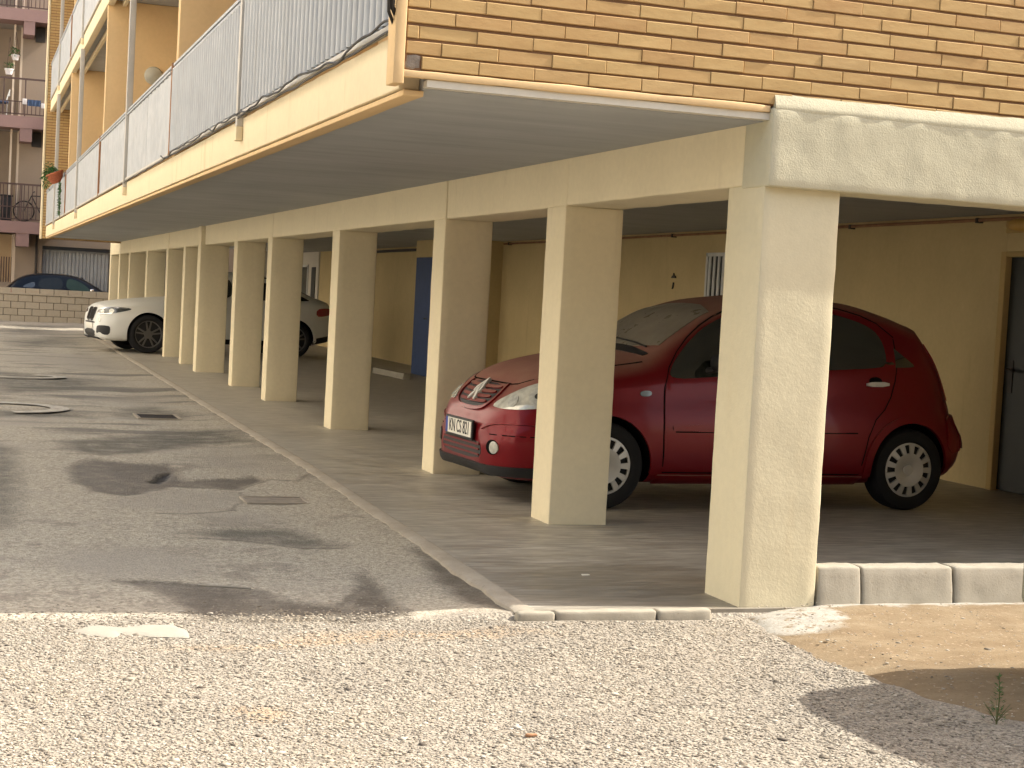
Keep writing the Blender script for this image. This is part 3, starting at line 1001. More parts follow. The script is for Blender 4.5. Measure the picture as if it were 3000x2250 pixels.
mb.rbox(GX0 - 0.02, -0.008, -0.034, 0.0, 2.382, 2.4165, 0.006, 0.08, 0.003, 6)
mb.build('plaster_trim', M['yellow'], bld, smooth=True)
# upper core of the block
mb = MB()
mb.box(0.14, 10.0, 0.09, 37.4, 2.53, 8.70)
mb.build('wall', M['yellow'], bld)
mb = MB()
mb.box(5.11, 10.0, 0.10, 37.4, -0.1, 2.52)
mb.build('wall', M['inner_wall'], bld)
# slabs with fascia
XF = -1.80
for k, (zb, zt) in enumerate(((2.345, 2.60), (5.38, 5.63), (8.42, 8.70))):
    mb = MB()
    mb.rbox(XF, XF + 0.10, 0.10, 34.4, zb, zt, 0.008, 0.12, 0.003, 5, k)
    mb.build('fascia', M['fascia'], bld, smooth=True)
    if k == 0:
        MB().rbox(XF + 0.012, XF + 0.105, 0.05, 34.4, 2.313, 2.338, 0.004, 0.2, 0.002, 4).build('drip_edge', M['yellow'], bld, smooth=True)
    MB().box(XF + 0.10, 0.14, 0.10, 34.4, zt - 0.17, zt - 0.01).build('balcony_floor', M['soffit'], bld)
    if k:
        MB().box(XF + 0.22, XF + 0.27, 0.10, 34.4, zb - 0.0, zt - 0.172).build('drip_moulding', M['fascia'], bld)
# dividing walls between balconies
FINS = [8.70, 17.55, 26.15]
for z0, z1 in ((2.59, 5.46), (5.62, 8.53)):
    for y in FINS:
        mb = MB()
        mb.rbox(XF + 0.02, 0.14, y, y + 0.15, z0, z1 - 0.002, 0.008, 0.3, 0.003, 3, y)
        mb.build('dividing_wall', M['yellow'], bld, smooth=True)
# far end wall of brick
mb = MB()
z = 2.31
row = 0
while z < 8.4:
    x = -1.88
    y = 34.41
    off = 0.13 if row % 2 else 0.0
    xs_ = -1.88 - off
    while xs_ < 0.1:
        a, b = max(xs_, -1.88) + 0.003, min(xs_ + 0.262, 0.13) - 0.003
        if b > a:
            mb.box(a, b, 34.405, 34.7, z, z + 0.052)
        xs_ += 0.262
    z += PITCH_Z
    row += 1
mb.build('end_wall_facing', M['brick'], bld)
MB().box(-1.868, 0.13, 34.418, 34.69, 2.305, 8.39).build('end_wall_mortar', M['mortar'], bld)
MB().rbox(-1.93, -1.884, 34.40, 34.70, 2.30, 8.4, 0.006, 0.3).build('end_wall_trim', M['fascia'], bld, smooth=True)

# balconies: panels, handrails, posts
POSTS = [4.52, 13.28, 22.6, 30.3]


def corrugated(y0, y1, z0, z1):
    mb = MB()
    nrib = max(1, int(round((y1 - y0) / 0.125)))
    p = (y1 - y0) / nrib
    for i in range(nrib):
        a = y0 + i * p
        prof = []
        rw = p * (0.70 if y1 < 5 else 0.76)
        for k in range(9):
            w = math.pi * k / 8
            prof.append((XF + 0.014 - 0.05 * math.sin(w) ** 0.7, a + (p - rw) / 2 + rw * (0.5 - 0.5 * math.cos(w))))
        vs = [(x, y, zz) for zz in (z0, z1) for (x, y) in prof]
        nn = len(prof)
        mb.add(vs, [(k, k + 1, nn + k + 1, nn + k) for k in range(nn - 1)] + [tuple(range(nn)), tuple(range(2 * nn - 1, nn - 1, -1)), (0, nn, 2 * nn - 1, nn - 1)])
    return mb


for k, (zf, ztop) in enumerate(((2.60, 3.48), (5.63, 6.56))):
    edges = [0.10] + sorted(FINS + POSTS) + [34.4]
    for i in range(len(edges) - 1):
        a, b = edges[i] + (0.17 if edges[i] in FINS else 0.04), edges[i + 1] - (0.02 if edges[i + 1] in FINS else 0.04)
        if edges[i + 1] <= 8.8:
            corrugated(a, b, zf + 0.05, ztop - 0.07).build('railing_panel', M['white_metal'], bld, smooth=True)
            MB().box(XF + 0.022, XF + 0.030, a, b, zf + 0.05, ztop - 0.07).build('panel_backing', M['gap'], bld)
        else:
            ns = 2 if b - a < 4.4 else 3
            mb = MB()
            for q in range(ns):
                ya, yb = a + (b - a) * q / ns + 0.008, a + (b - a) * (q + 1) / ns - 0.008
                n3 = 18
                prof = [(XF - 0.006 - (0.010 if (t % 3) else 0.0), ya + (yb - ya) * t / n3) for t in range(n3 + 1)]
                vs = [(x, y, zz) for zz in (zf + 0.05, ztop - 0.07) for (x, y) in prof]
                vs += [(XF + 0.01, y, zz) for zz in (zf + 0.05, ztop - 0.07) for (x, y) in prof]
                m3 = n3 + 1
                f3 = [(t, t + 1, m3 + t + 1, m3 + t) for t in range(n3)] + [(2 * m3 + t, 3 * m3 + t, 3 * m3 + t + 1, 2 * m3 + t + 1) for t in range(n3)]
                f3 += [(m3 + t, m3 + t + 1, 3 * m3 + t + 1, 3 * m3 + t) for t in range(n3)] + [(t, 2 * m3 + t, 2 * m3 + t + 1, t + 1) for t in range(n3)]
                f3 += [(0, m3, 3 * m3, 2 * m3), (n3, 2 * m3 + n3, 3 * m3 + n3, m3 + n3)]
                mb.add(vs, f3)
            mb.build('railing_panel', M['white_metal'], bld)
        mb = MB()
        mb.rbox(XF - 0.022, XF + 0.03, a, b, ztop - 0.028, ztop, 0.006, 0.5)
        mb.rbox(XF - 0.03, XF + 0.0, a, b, ztop - 0.075, ztop - 0.05, 0.005, 0.5)
        mb.build('handrail', M['white_metal'], bld, smooth=True)
        MB().rbox(XF - 0.026, XF + 0.012, a, b, zf + 0.018, zf + 0.046, 0.005, 0.5).build('bottom_rail', M['post'], bld, smooth=True)
    for y in POSTS:
        mb = MB()
        mb.rbox(XF - 0.045, XF + 0.03, y - 0.034, y + 0.034, zf - 0.06, zf + 2.79, 0.006, 0.5)
        mb.build('post', M['post'], bld, smooth=True)
        mb = MB()
        mb.rbox(XF - 0.05, XF - 0.002, y - 0.045, y + 0.045, zf - 0.16, zf - 0.062, 0.006, 0.05)
        mb.build('post_foot', M['fascia'], bld, smooth=True)
    for y in FINS:
        MB().rbox(XF - 0.03, XF + 0.018, y + 0.03, y + 0.075, zf + 0.02, ztop + 0.01, 0.004, 0.3).build('bracket', M['rust'], bld, smooth=True)

# garage inner walls
mb = MB()
mb.rbox(4.925, 5.10, 5.03, 19.06, -0.03, Z_CEIL - 0.001, 0.004, 0.4, 0.002, 2)
mb.rbox(4.925, 5.10, 0.24, 4.02, -0.03, Z_CEIL - 0.001, 0.004, 0.4, 0.002, 2)
mb.rbox(4.925, 5.10, 4.02, 5.03, 2.03, Z_CEIL - 0.001, 0.004, 0.4, 0.002, 2)
mb.rbox(4.985, 5.10, 21.40, 34.3, -0.03, Z_CEIL - 0.001, 0.004, 0.5, 0.002, 2)
mb.build('garage_wall', M['inner_wall'], bld, smooth=True)
MB().rbox(4.95, 5.10, 34.3, 37.4, -0.03, Z_CEIL - 0.001, 0.004, 0.5).build('garage_wall', M['lip'], bld, smooth=True)
mb = MB()
mb.rbox(4.05, 5.10, 19.06, 20.3, -0.03, Z_CEIL - 0.002, 0.006, 0.4, 0.002, 2)
mb.rbox(4.05, 5.10, 20.3, 21.40, 2.10, Z_CEIL - 0.002, 0.006, 0.4, 0.002, 2)
mb.rbox(4.15, 5.10, 20.3, 21.40, -0.03, 2.10, 0.006, 0.4)
mb.build('stair_core', M['inner_wall'], bld, smooth=True)
d = MB()
d.box(4.06, 4.10, 20.31, 21.385, 0.01, 2.095)
d = d.build('door', M['blue'], bld)
label_of(d, 'blue stairwell door')
MB().tube([(4.03, 20.45, 1.02), (4.03, 20.58, 1.02)], 0.012).build('handle', M['chrome'], d)
d = MB().box(4.965, 5.0, 4.02, 5.03, 0.012, 2.028).build('door', M['dark_door'], bld)
label_of(d, 'dark green metal door at the right')
mb = MB()
mb.tube([(4.945, 4.90, 1.06), (4.905, 4.90, 1.06), (4.905, 4.78, 1.05)], 0.011)
mb.box(4.957, 4.966, 4.87, 4.93, 0.86, 1.14)
mb.build('handle', M['dark_iron'], d)
mb = MB()
mb.box(4.958, 4.964, 4.12, 4.82, 0.15, 0.95)
mb.box(4.958, 4.964, 4.12, 4.82, 1.1, 1.9)
mb.build('panel', M['dark_door'], d)
mb = MB()
mb.rbox(4.905, 4.99, 5.0, 5.075, 0.0, 2.075, 0.006, 0.3)
mb.rbox(4.905, 4.99, 3.975, 4.0 + 0.02, 0.0, 2.075, 0.006, 0.3)
mb.rbox(4.905, 4.99, 4.02, 5.0, 2.03, 2.075, 0.006, 0.3)
mb.build('door_frame', M['door_frame'], bld, smooth=True)
w = MB().box(4.918, 4.926, 10.16, 11.02, 1.40, 2.11).build('window', M['pane'], bld)
mb = MB()
for y in (10.16, 10.99):
    mb.box(4.90, 4.92, y, y + 0.05, 1.38, 2.12)
mb.box(4.90, 4.92, 10.16, 11.04, 2.08, 2.125)
mb.box(4.90, 4.92, 10.16, 11.04, 1.38, 1.42)
for q in range(6):
    y = 10.28 + q * 0.125
    mb.box(4.903, 4.917, y, y + 0.062, 1.42, 2.08)
mb.build('window_bars', M['pvc'], w)
w = MB().box(4.935, 4.949, 35.6, 36.3, 1.1, 2.0).build('window', M['pane'], bld)
mb = MB()
for y in (35.55, 36.3):
    mb.box(4.92, 4.95, y, y + 0.06, 1.05, 2.05)
mb.box(4.92, 4.95, 35.55, 36.36, 1.0, 1.06)
mb.box(4.92, 4.95, 35.55, 36.36, 2.0, 2.06)
mb.build('window_frame', M['pvc'], w)
MB().box(4.935, 4.949, 34.6, 35.1, 0.0, 2.0).build('door', M['dark_door'], bld)
# beyond the last pillars: building end
MB().box(4.0, 5.1, 37.5, 37.7, -0.05, 2.4).build('wall', M['lip'], bld)

# fixtures of the garage
t = thing('ceiling_pipe', 'thin brown service pipe run along the joint of garage wall and ceiling', 'pipe', (4.88, 0.3, 2.36))
MB().tube([(4.885, 0.3, 2.355), (4.885, 8, 2.357), (4.885, 18.9, 2.352)], 0.016).build('pipe', M['rust'], t, smooth=True)
mb = MB()
for y in np.arange(1, 18.9, 2.2):
    mb.box(4.86, 4.924, y, y + 0.03, 2.33, 2.375)
mb.build('clip', M['dark_iron'], t)
t = thing('conduit', 'dark conduit along the top of the wall beyond the blue door', 'pipe', (4.96, 21.5, 2.3))
MB().tube([(4.96, 21.5, 2.33), (4.96, 30, 2.33)], 0.03).build('pipe', M['dark_iron'], t, smooth=True)
t = thing('bulkhead_lamp', 'oval amber wall lamp high on the garage wall above the dark green door', 'lamp', (4.92, 4.75, 2.29))
mb = MB()
mb.lathe([(0.0, 0), (0.10, 0.0), (0.10, 0.03), (0.085, 0.06), (0.05, 0.08), (0.0, 0.085)], (0, 0, 0), 0, 24)
mb.v = [(4.922 - p[0], 4.78 + p[1] * 2.3, 2.30 + p[2] * 0.62) for p in mb.v]
mb.build('diffuser', M['amber'], t, smooth=True)
MB().rbox(4.905, 4.926, 4.53, 5.03, 2.235, 2.365, 0.008, 0.2).build('base', M['door_frame'], t, smooth=True)
t = thing('wall_hook', 'small dark metal hook on the garage wall beside the white barred window', 'hook', (4.92, 11.98, 1.79))
mb = MB()
mb.prism([(11.93, 1.815), (12.06, 1.815), (12.035, 1.845), (12.005, 1.85), (11.998, 1.88), (11.985, 1.85), (11.95, 1.845)], 0, 4.905, 4.926)
mb.build('plate', M['dark_iron'], t)
MB().tube([(4.915, 11.995, 1.76), (4.91, 11.995, 1.70), (4.90, 11.99, 1.68)], 0.011).build('hook_arm', M['dark_iron'], t, smooth=True)
t = thing('wheel_stop', 'low white concrete wheel stop on the garage floor in front of the blue door', 'wheel stop', (3.4, 20.3, 0))
mb = MB()
mb.prism([(-0.07, 0.0), (0.07, 0.0), (0.055, 0.10), (-0.055, 0.10)], 1, -0.9, 0.9)
ang = -0.05
mb.v = [(3.41 + p[0] - 0.05 * p[1], 20.3 + p[1], p[2] + 0.001) for p in mb.v]
mb.build('block', M['kerb'], t, bevel=0.008)
t = thing('wall_lamp', 'round frosted lamp fixed to the balcony dividing wall, half hidden by the white railing', 'lamp', (-1.02, 17.55, 4.22))
mb = MB()
mb.lathe([(0.0, 0.0), (0.13, 0.0), (0.135, 0.03), (0.12, 0.07), (0.07, 0.1), (0.0, 0.11)], (0, 0, 0), 1, 28)
mb.v = [(-1.10 + p[0], 17.548 - p[1] * 0.6, 4.42 + p[2]) for p in mb.v]
mb.build('shade', plain('frosted_grey', (0.42, 0.40, 0.32), 0.35, 0.4), t, smooth=True)

# cables slung under the railing
def wavy(y0, y1, n, z, amp, x, seed):
    pts = []
    for i in range(n + 1):
        y = y0 + (y1 - y0) * i / n
        s_ = amp * (mnoise.noise(Vector((y * 1.1, seed, 0))) + 0.6 * mnoise.noise(Vector((y * 3.1, seed, 4))))
        pts.append((x + 0.012 * mnoise.noise(Vector((y * 2, seed, 8))), y, z + s_))
    return pts


c1 = MB()
c1.tube(wavy(0.02, 9.2, 160, 2.618, 0.05, -1.852, 1), 0.0065, 6)
tag(c1.build('cable', M['cable'], smooth=True), 'upper black cable running loosely along the foot of the balcony railing', 'cable', 'cables along the balcony foot')
c1 = MB()
c1.tube(wavy(0.02, 14.0, 170, 2.595, 0.016, -1.838, 5), 0.0065, 6)
tag(c1.build('cable', M['cable'], smooth=True), 'lower black cable lying tight against the fascia under the railing', 'cable', 'cables along the balcony foot')
c1 = MB()
c1.tube([(-1.835, 0.02, 2.63), (-1.875, -0.02, 2.68), (-1.88, -0.05, 2.74), (-1.868, -0.052, 2.83), (-1.872, -0.05, 3.2), (-1.872, -0.05, 5.0)], 0.011, 7)
c1.tube([(-1.84, 0.05, 2.60), (-1.89, -0.02, 2.66), (-1.90, -0.045, 2.75), (-1.89, -0.05, 3.3), (-1.89, -0.05, 5.0)], 0.008, 7)
tag(c1.build('cable', M['cable'], smooth=True), 'black cables climbing the plaster edge where balcony meets brick gable', 'cable')

# ------------------------------------------------------------------ kerb stones
def stone(x0, x1, y0, y1, z0, z1, lab, grp, r=0.02, seed=0, tilt=0.0):
    mb = MB()
    mb.rbox(x0, x1, y0, y1, z0, z1, r, 0.035, 0.005, 14, seed)
    if tilt:
        zc, yc = z0, (y0 + y1) / 2
        mb.v = [(p[0], p[1] + (z1 - p[2]) * -tilt, p[2]) for p in mb.v]
    o = mb.build('kerb_stone', M['kerb'], smooth=True)
    tag(o, lab, 'kerb stone', grp)
    return o


g1 = 'raised kerb stones between the garage floor and the sandy verge'
stone(0.423, 0.666, 0.012, 0.15, -0.05, 0.196, 'short raised kerb stone touching the corner pillar', g1, 0.014, 1, 0.16)
stone(0.672, 1.196, 0.012, 0.15, -0.05, 0.195, 'long raised kerb stone, second from the corner pillar', g1, 0.014, 2, 0.16)
stone(1.205, 1.74, 0.012, 0.15, -0.05, 0.194, 'raised kerb stone third from the corner pillar, at the right edge', g1, 0.014, 3, 0.16)
g2 = 'sunken kerb stones flush with the garage floor'
stone(-1.165, -0.985, -0.10, -0.034, -0.12, 0.006, 'short sunken kerb stone at the lane corner of the garage floor', g2, 0.014, 4)
stone(-0.978, -0.475, -0.10, -0.034, -0.12, 0.010, 'long sunken kerb stone, middle one of the row left of the corner pillar', g2, 0.014, 5)
stone(-0.468, -0.19, -0.10, -0.034, -0.12, 0.012, 'sunken kerb stone closest to the corner pillar, half buried in chippings', g2, 0.014, 6)

# drain covers
def cover(x, y, w, h, lab, rz=0.0, kind='grate'):
    t = thing('drain_cover', lab, 'drain cover', (x, y, -0.028 if kind == 'grate' else -0.024), rz)
    mb = MB()
    fr = 0.03 if kind == 'grate' else 0.018
    mb.box(-w / 2, w / 2, -h / 2, -h / 2 + fr, -0.03, 0.004)
    mb.box(-w / 2, w / 2, h / 2 - fr, h / 2, -0.03, 0.004)
    mb.box(-w / 2, -w / 2 + fr, -h / 2 + fr, h / 2 - fr, -0.03, 0.004)
    mb.box(w / 2 - fr, w / 2, -h / 2 + fr, h / 2 - fr, -0.03, 0.004)
    mb.build('frame', M['edge'], t, local=True)
    mb = MB()
    if kind == 'grate':
        for i in range(9):
            q = -h / 2 + fr + (h - 2 * fr) * (i + 0.2) / 9
            mb.box(-w / 2 + fr, w / 2 - fr, q, q + (h - 2 * fr) * 0.055, -0.025, -0.002)
        mb.box(-w / 2 + fr, w / 2 - fr, -h / 2 + fr, h / 2 - fr, -0.05, -0.03)
    else:
        mb.box(-w / 2 + fr + .004, w / 2 - fr - .004, -h / 2 + fr + .004, h / 2 - fr - .004, -0.03, 0.0)
    mb.build('lid', M['dark_iron'] if kind == 'grate' else plain('brown_lid', (0.25, 0.215, 0.17), 0.85, 0.2, var=0.3, scale=12), t, local=True)
    return t


cover(-1.60, 10.75, 0.46, 0.62, 'dark iron drain grate in the shaded lane near the far end of the stain')
cover(-1.55, 3.95, 0.44, 0.34, 'grey brown flush drain cover in the lane beside the second pillar', 0.0, 'lid')

# ------------------------------------------------------------------ small things near the camera
t = thing('dumpster', 'grey green rubbish container on the verge, only a buffer showing at the right edge', 'container', (1.2, -2.1, -0.03))
mb = MB()
mb.rbox(0.98, 2.0, -2.82, -1.60, 0.16, 1.20, 0.30, 0.06)
mb.build('body', M['grey_plastic'], t, smooth=True)
mb = MB()
mb.rbox(0.91, 2.09, -2.90, -1.50, 0.75, 1.58, 0.41, 0.05)
mb.build('lid', M['black_plastic'], t, smooth=True)
for y in (-2.60, -1.46):
    mb = MB()
    mb.rbox(0.622, 1.16, y - 0.18, y + 0.14, 0.27, 0.54, 0.035, 0.03)
    mb.build('buffer', M['grey_plastic'], t, smooth=True)
    mb = MB()
    mb.rbox(0.618, 1.16, y - 0.105, y + 0.145, 0.545, 0.60, 0.02, 0.03)
    mb.build('buffer_cap', M['black_plastic'], t, smooth=True)
for x in (1.22, 1.82):
    for y in (-2.5, -1.65):
        w = MB().lathe([(0.03, -0.025), (0.1, -0.025), (0.1, 0.025), (0.03, 0.025)], (x, y, 0.09), 0, 20).build('wheel', M['tyre'], t, smooth=True)
        MB().rbox(x - 0.045, x + 0.045, y - 0.03, y + 0.03, 0.17, 0.235, 0.006, 0.05).build('castor_fork', M['dark_iron'], w, smooth=True)


def leaves(mb, pts, ln, wd, droop=0.3):
    for p, d in pts:
        d = Vector(d).normalized()
        s = d.cross(Vector((0.1, 0.2, 1))).normalized()
        a = Vector(p)
        b = a + d * ln * 0.5
        c = a + d * ln - Vector((0, 0, ln * droop))
        mb.add([a, b + s * wd, c, b - s * wd], [(0, 1, 2, 3)])


t = thing('weed', 'small green weed growing at the edge of chippings and sand', 'plant', (0.03, -2.05, -0.02))
mb = MB()
mb.tube([(0.03, -2.05, -0.03), (0.034, -2.052, 0.06), (0.03, -2.05, 0.15)], [0.0035, 0.0025, 0.0012], 5)
for q in range(6):
    a = q * 1.05
    mb.tube([(0.03, -2.05, -0.02), (0.03 + 0.03 * math.cos(a), -2.05 + 0.03 * math.sin(a), 0.02), (0.03 + 0.055 * math.cos(a), -2.05 + 0.055 * math.sin(a), 0.045)], [0.002, 0.0015, 0.001], 4)
mb.build('stem', M['stem'], t)
mb = MB()
pts = []
for q in range(150):
    a = random.uniform(0, 6.28)
    h = random.random()
    rad = 0.05 * (1 - h) ** 1.3 * random.random()
    pts.append(((0.03 + rad * math.cos(a), -2.05 + rad * math.sin(a), -0.015 + 0.165 * h ** 1.3), (math.cos(a), math.sin(a), random.uniform(0.2, 1.3))))
leaves(mb, pts, 0.022, 0.0022, 0.15)
mb.build('foliage', M['leaf'], t, fix=False)
tag(MB().rbox(-0.475, -0.435, 0.875, 0.9, 0.0, 0.006, 0.002, 0.01).build('paper_scrap', M['plate_white'], smooth=True), 'scrap of white paper on the garage floor left of the corner pillar', 'litter')
mb = MB()
mb.tube([(-2.49, 0.80, -0.026), (-2.40, 0.755, -0.024), (-2.31, 0.725, -0.025), (-2.25, 0.71, -0.027)], 0.006, 6)
tag(mb.build('twig', M['kerb'], smooth=True), 'thin pale twig lying on the dark damp stain in the lane', 'twig')
mb = MB()
mb.rbox(-1.775, -1.735, -1.99, -1.975, -0.03, -0.02, 0.004, 0.01, 0.003, 40)
tag(mb.build('dry_leaf', M['rust'], smooth=True), 'small brown dry leaf on the sunlit chippings', 'leaf')


# ------------------------------------------------------------------ cars
def pchip(xs, ys, x):
    xs, ys = np.asarray(xs, float), np.asarray(ys, float)
    h = np.diff(xs)
    dl = np.diff(ys) / h
    dd = np.zeros_like(ys)
    for i in range(1, len(xs) - 1):
        if dl[i - 1] * dl[i] > 0:
            w1, w2 = 2 * h[i] + h[i - 1], h[i] + 2 * h[i - 1]
            dd[i] = (w1 + w2) / (w1 / dl[i - 1] + w2 / dl[i])
    dd[0], dd[-1] = dl[0], dl[-1]
    x = np.clip(x, xs[0], xs[-1])
    i = np.clip(np.searchsorted(xs, x) - 1, 0, len(h) - 1)
    t = (x - xs[i]) / h[i]
    return ys[i] * (1 + 2 * t) * (1 - t) ** 2 + h[i] * dd[i] * t * (1 - t) ** 2 + ys[i + 1] * t * t * (3 - 2 * t) + h[i] * dd[i + 1] * t * t * (t - 1)


def catmull(P, n):
    P = [Vector(p) for p in P]
    P = [P[0] * 2 - P[1]] + P + [P[-1] * 2 - P[-2]]
    seg = [max(1e-4, (P[i + 1] - P[i]).length) for i in range(1, len(P) - 2)]
    tot = sum(seg)
    out = []
    for k in range(n + 1):
        s_ = tot * k / n
        i = 0
        while i < len(seg) - 1 and s_ > seg[i]:
            s_ -= seg[i]
            i += 1
        p0, p1, p2, p3 = P[i], P[i + 1], P[i + 2], P[i + 3]
        t0, t1 = 0, max(1e-4, (p1 - p0).length) ** .5
        t2 = t1 + max(1e-4, (p2 - p1).length) ** .5
        t3 = t2 + max(1e-4, (p3 - p2).length) ** .5
        t = t1 + (t2 - t1) * min(1, s_ / seg[i])
        a1 = p0 * ((t1 - t) / (t1 - t0)) + p1 * ((t - t0) / (t1 - t0))
        a2 = p1 * ((t2 - t) / (t2 - t1)) + p2 * ((t - t1) / (t2 - t1))
        a3 = p2 * ((t3 - t) / (t3 - t2)) + p3 * ((t - t2) / (t3 - t2))
        b1 = a1 * ((t2 - t) / (t2 - t0)) + a2 * ((t - t0) / (t2 - t0))
        b2 = a2 * ((t3 - t) / (t3 - t1)) + a3 * ((t - t1) / (t3 - t1))
        out.append(b1 * ((t2 - t) / (t2 - t1)) + b2 * ((t - t1) / (t2 - t1)))
    return out


def smooth_poly(pts, it=2, closed=True):
    pts = [Vector(p) for p in pts]
    for _ in range(it):
        out = []
        n = len(pts)
        for i in range(n):
            a, b = pts[i], pts[(i + 1) % n]
            out += [a.lerp(b, 0.25), a.lerp(b, 0.75)]
        pts = out
    return pts


class Car:
    def __init__(s, root, prof, L, axles, rw, arch_r, W, paint):
        s.root, s.L, s.axles, s.rw, s.W, s.paint = root, L, axles, rw, W, paint
        T = {k: ([q[0] for q in v], [q[1] for q in v]) for k, v in prof.items()}
        s.fn = lambda k, x: float(pchip(T[k][0], T[k][1], np.array([x]))[0])
        xs = sorted(set([round(L * (0.5 - 0.5 * math.cos(math.pi * i / 110)), 4) for i in range(111)]))
        n = 44
        vs, fs = [], []
        rings = []
        for x in xs:
            zt, zs, ws, wm, zm, zb, wr, dr = (s.fn(k, x) for k in ('zt', 'zs', 'ws', 'wm', 'zm', 'zb', 'wr', 'dr'))
            zr = zt - dr
            P = [(0, zb), (wm * 0.55, zb), (wm - 0.09 * wm, zb + 0.005), (wm - 0.015, zb + 0.07), (wm, zm), (ws + 0.35 * (wm - ws), zm + 0.62 * (zs - zm)), (ws, zs), ((ws + wr) / 2 + 0.012, (zs + zr) / 2 + 0.008), (wr, zr), (wr * 0.62, zt - dr * 0.30), (wr * 0.25, zt - dr * 0.05), (0, zt)]
            c = catmull(P, n)
            ring = [len(vs) + k for k in range(2 * n)]
            vs += [(x, -p.x, p.y) for p in c] + [(x, p.x, p.y) for p in c[-2:0:-1]]
            rings.append(ring)
        m2 = 2 * n
        for a, b in zip(rings[:-1], rings[1:]):
            for k in range(m2):
                fs.append((a[k], a[(k + 1) % m2], b[(k + 1) % m2], b[k]))
        fs.append(tuple(rings[0][::-1]))
        fs.append(tuple(rings[-1]))
        s.bvh = BVHTree.FromPolygons([Vector(v) for v in vs], fs)
        mb = MB()
        mb.add(vs, fs)
        body = mb.build('body', [paint, M['well']], root, smooth=False, local=True)
        # cut wheel arches
        ct = MB()
        for ax in axles:
            ct.lathe([(arch_r, -1.2), (arch_r, -(W / 2 - 0.30))], (ax, 0, rw), 1, 40)
            ct.lathe([(arch_r, W / 2 - 0.30), (arch_r, 1.2)], (ax, 0, rw), 1, 40)
        co = ct.build('cutter', M['well'], None)
        md = body.modifiers.new('b', 'BOOLEAN')
        md.operation = 'DIFFERENCE'
        md.solver = 'EXACT'
        md.object = co
        body.modifiers.active = md
        # evaluate in place without parenting transforms getting in the way
        p = body.parent
        body.parent = None
        bpy.context.view_layer.update()
        dg = bpy.context.evaluated_depsgraph_get()
        me = bpy.data.meshes.new_from_object(body.evaluated_get(dg))
        body.modifiers.clear()
        body.data = me
        body.parent = p
        bpy.data.objects.remove(co)
        while len(me.materials) < 2:
            me.materials.append(M['well'])
        for q in me.polygons:
            c = q.center
            inside = False
            for ax in axles:
                d_ = math.hypot(c.x - ax, c.z - rw)
                if d_ < arch_r - 0.002 or (abs(d_ - arch_r) < 0.012 and abs(q.normal.y) < 0.35 and abs(c.y) < W / 2 - 0.02):
                    inside = True
            q.material_index = 1 if inside else 0
            q.use_smooth = True
        me.set_sharp_from_angle(angle=R(32))
        s.body = body

    def hit(s, o, d):
        p, nrm, i, dist = s.bvh.ray_cast(Vector(o), Vector(d))
        if p is None:
            return None, None
        if nrm.dot(Vector(d)) > 0:
            nrm = -nrm
        return p, nrm

    def panel(s, poly, view, name, mat, off=0.004, parent=None, it=2, res=0.05, rim=0.012, smooth=True):
        """a skin panel: outline poly drawn in a view direction, laid on the body"""
        if view == 'side':
            o, r, u, d = Vector((0, -4, 0)), Vector((1, 0, 0)), Vector((0, 0, 1)), Vector((0, 1, 0))
        elif view == 'far':
            o, r, u, d = Vector((0, 4, 0)), Vector((1, 0, 0)), Vector((0, 0, 1)), Vector((0, -1, 0))
        elif view == 'front':
            o, r, u, d = Vector((-4, 0, 0)), Vector((0, -1, 0)), Vector((0, 0, 1)), Vector((1, 0, 0))
        elif view == 'rear':
            o, r, u, d = Vector((s.L + 4, 0, 0)), Vector((0, 1, 0)), Vector((0, 0, 1)), Vector((-1, 0, 0))
        elif view == 'top':
            o, r, u, d = Vector((0, 0, 6)), Vector((1, 0, 0)), Vector((0, 1, 0)), Vector((0, 0, -1))
        else:
            ph = R(view)
            d = Vector((math.cos(ph), math.sin(ph), 0))
            r = Vector((math.sin(ph), -math.cos(ph), 0))
            u = Vector((0, 0, 1))
            o = -d * 5
        pts = smooth_poly(poly, it) if it else [Vector(p) for p in poly]
        # refine long edges
        ref = []
        for i in range(len(pts)):
            a, b = pts[i], pts[(i + 1) % len(pts)]
            k = max(1, int((b - a).length / res))
            ref += [a.lerp(b, t / k) for t in range(k)]
        pts = ref
        n0 = len(pts)
        x0, x1 = min(p.x for p in pts), max(p.x for p in pts)
        y0, y1 = min(p.y for p in pts), max(p.y for p in pts)

        def inside(x, y):
            c = False
            for i in range(n0):
                a, b = pts[i], pts[i - 1]
                if (a.y > y) != (b.y > y) and x < (b.x - a.x) * (y - a.y) / (b.y - a.y) + a.x:
                    c = not c
            return c
        gx = np.arange(x0 + res / 2, x1, res)
        gy = np.arange(y0 + res / 2, y1, res)
        inner = [Vector((x, y)) for y in gy for x in gx if inside(x, y)]
        vs, es, fs, _, _, _ = delaunay_2d_cdt(pts + inner, [(i, (i + 1) % n0) for i in range(n0)], [], 1, 1e-6)
        top, ok = [], []
        last = None
        for v in vs:
            p, nrm = s.hit(o + r * v.x + u * v.y, d)
            if p is None:
                if last is None:
                    top.append(None)
                    continue
                p, nrm = last
                ok.append(False)
            last = (p, nrm)
            top.append((p, nrm))
        first = next(t for t in top if t is not None)
        top = [t or first for t in top]
        mb = MB()
        V = [p + nrm * off for p, nrm in top]
        B = [V[i] - top[i][1] * (off + rim) for i in range(len(V))]
        mb.add(V, fs)
        nb = len(V)
        cnt = {}
        for q in fs:
            for i in range(len(q)):
                e = (q[i], q[(i + 1) % len(q)])
                cnt[tuple(sorted(e))] = cnt.get(tuple(sorted(e)), 0) + 1
        edges = [e for e, c in cnt.items() if c == 1]
        mb.v += [tuple(b) for b in B]
        for a, b in edges:
            mb.f.append((a, b, nb + b, nb + a))
            mb.mi.append(0)
        ob = mb.build(name, mat, parent or s.root, smooth=True, local=True)
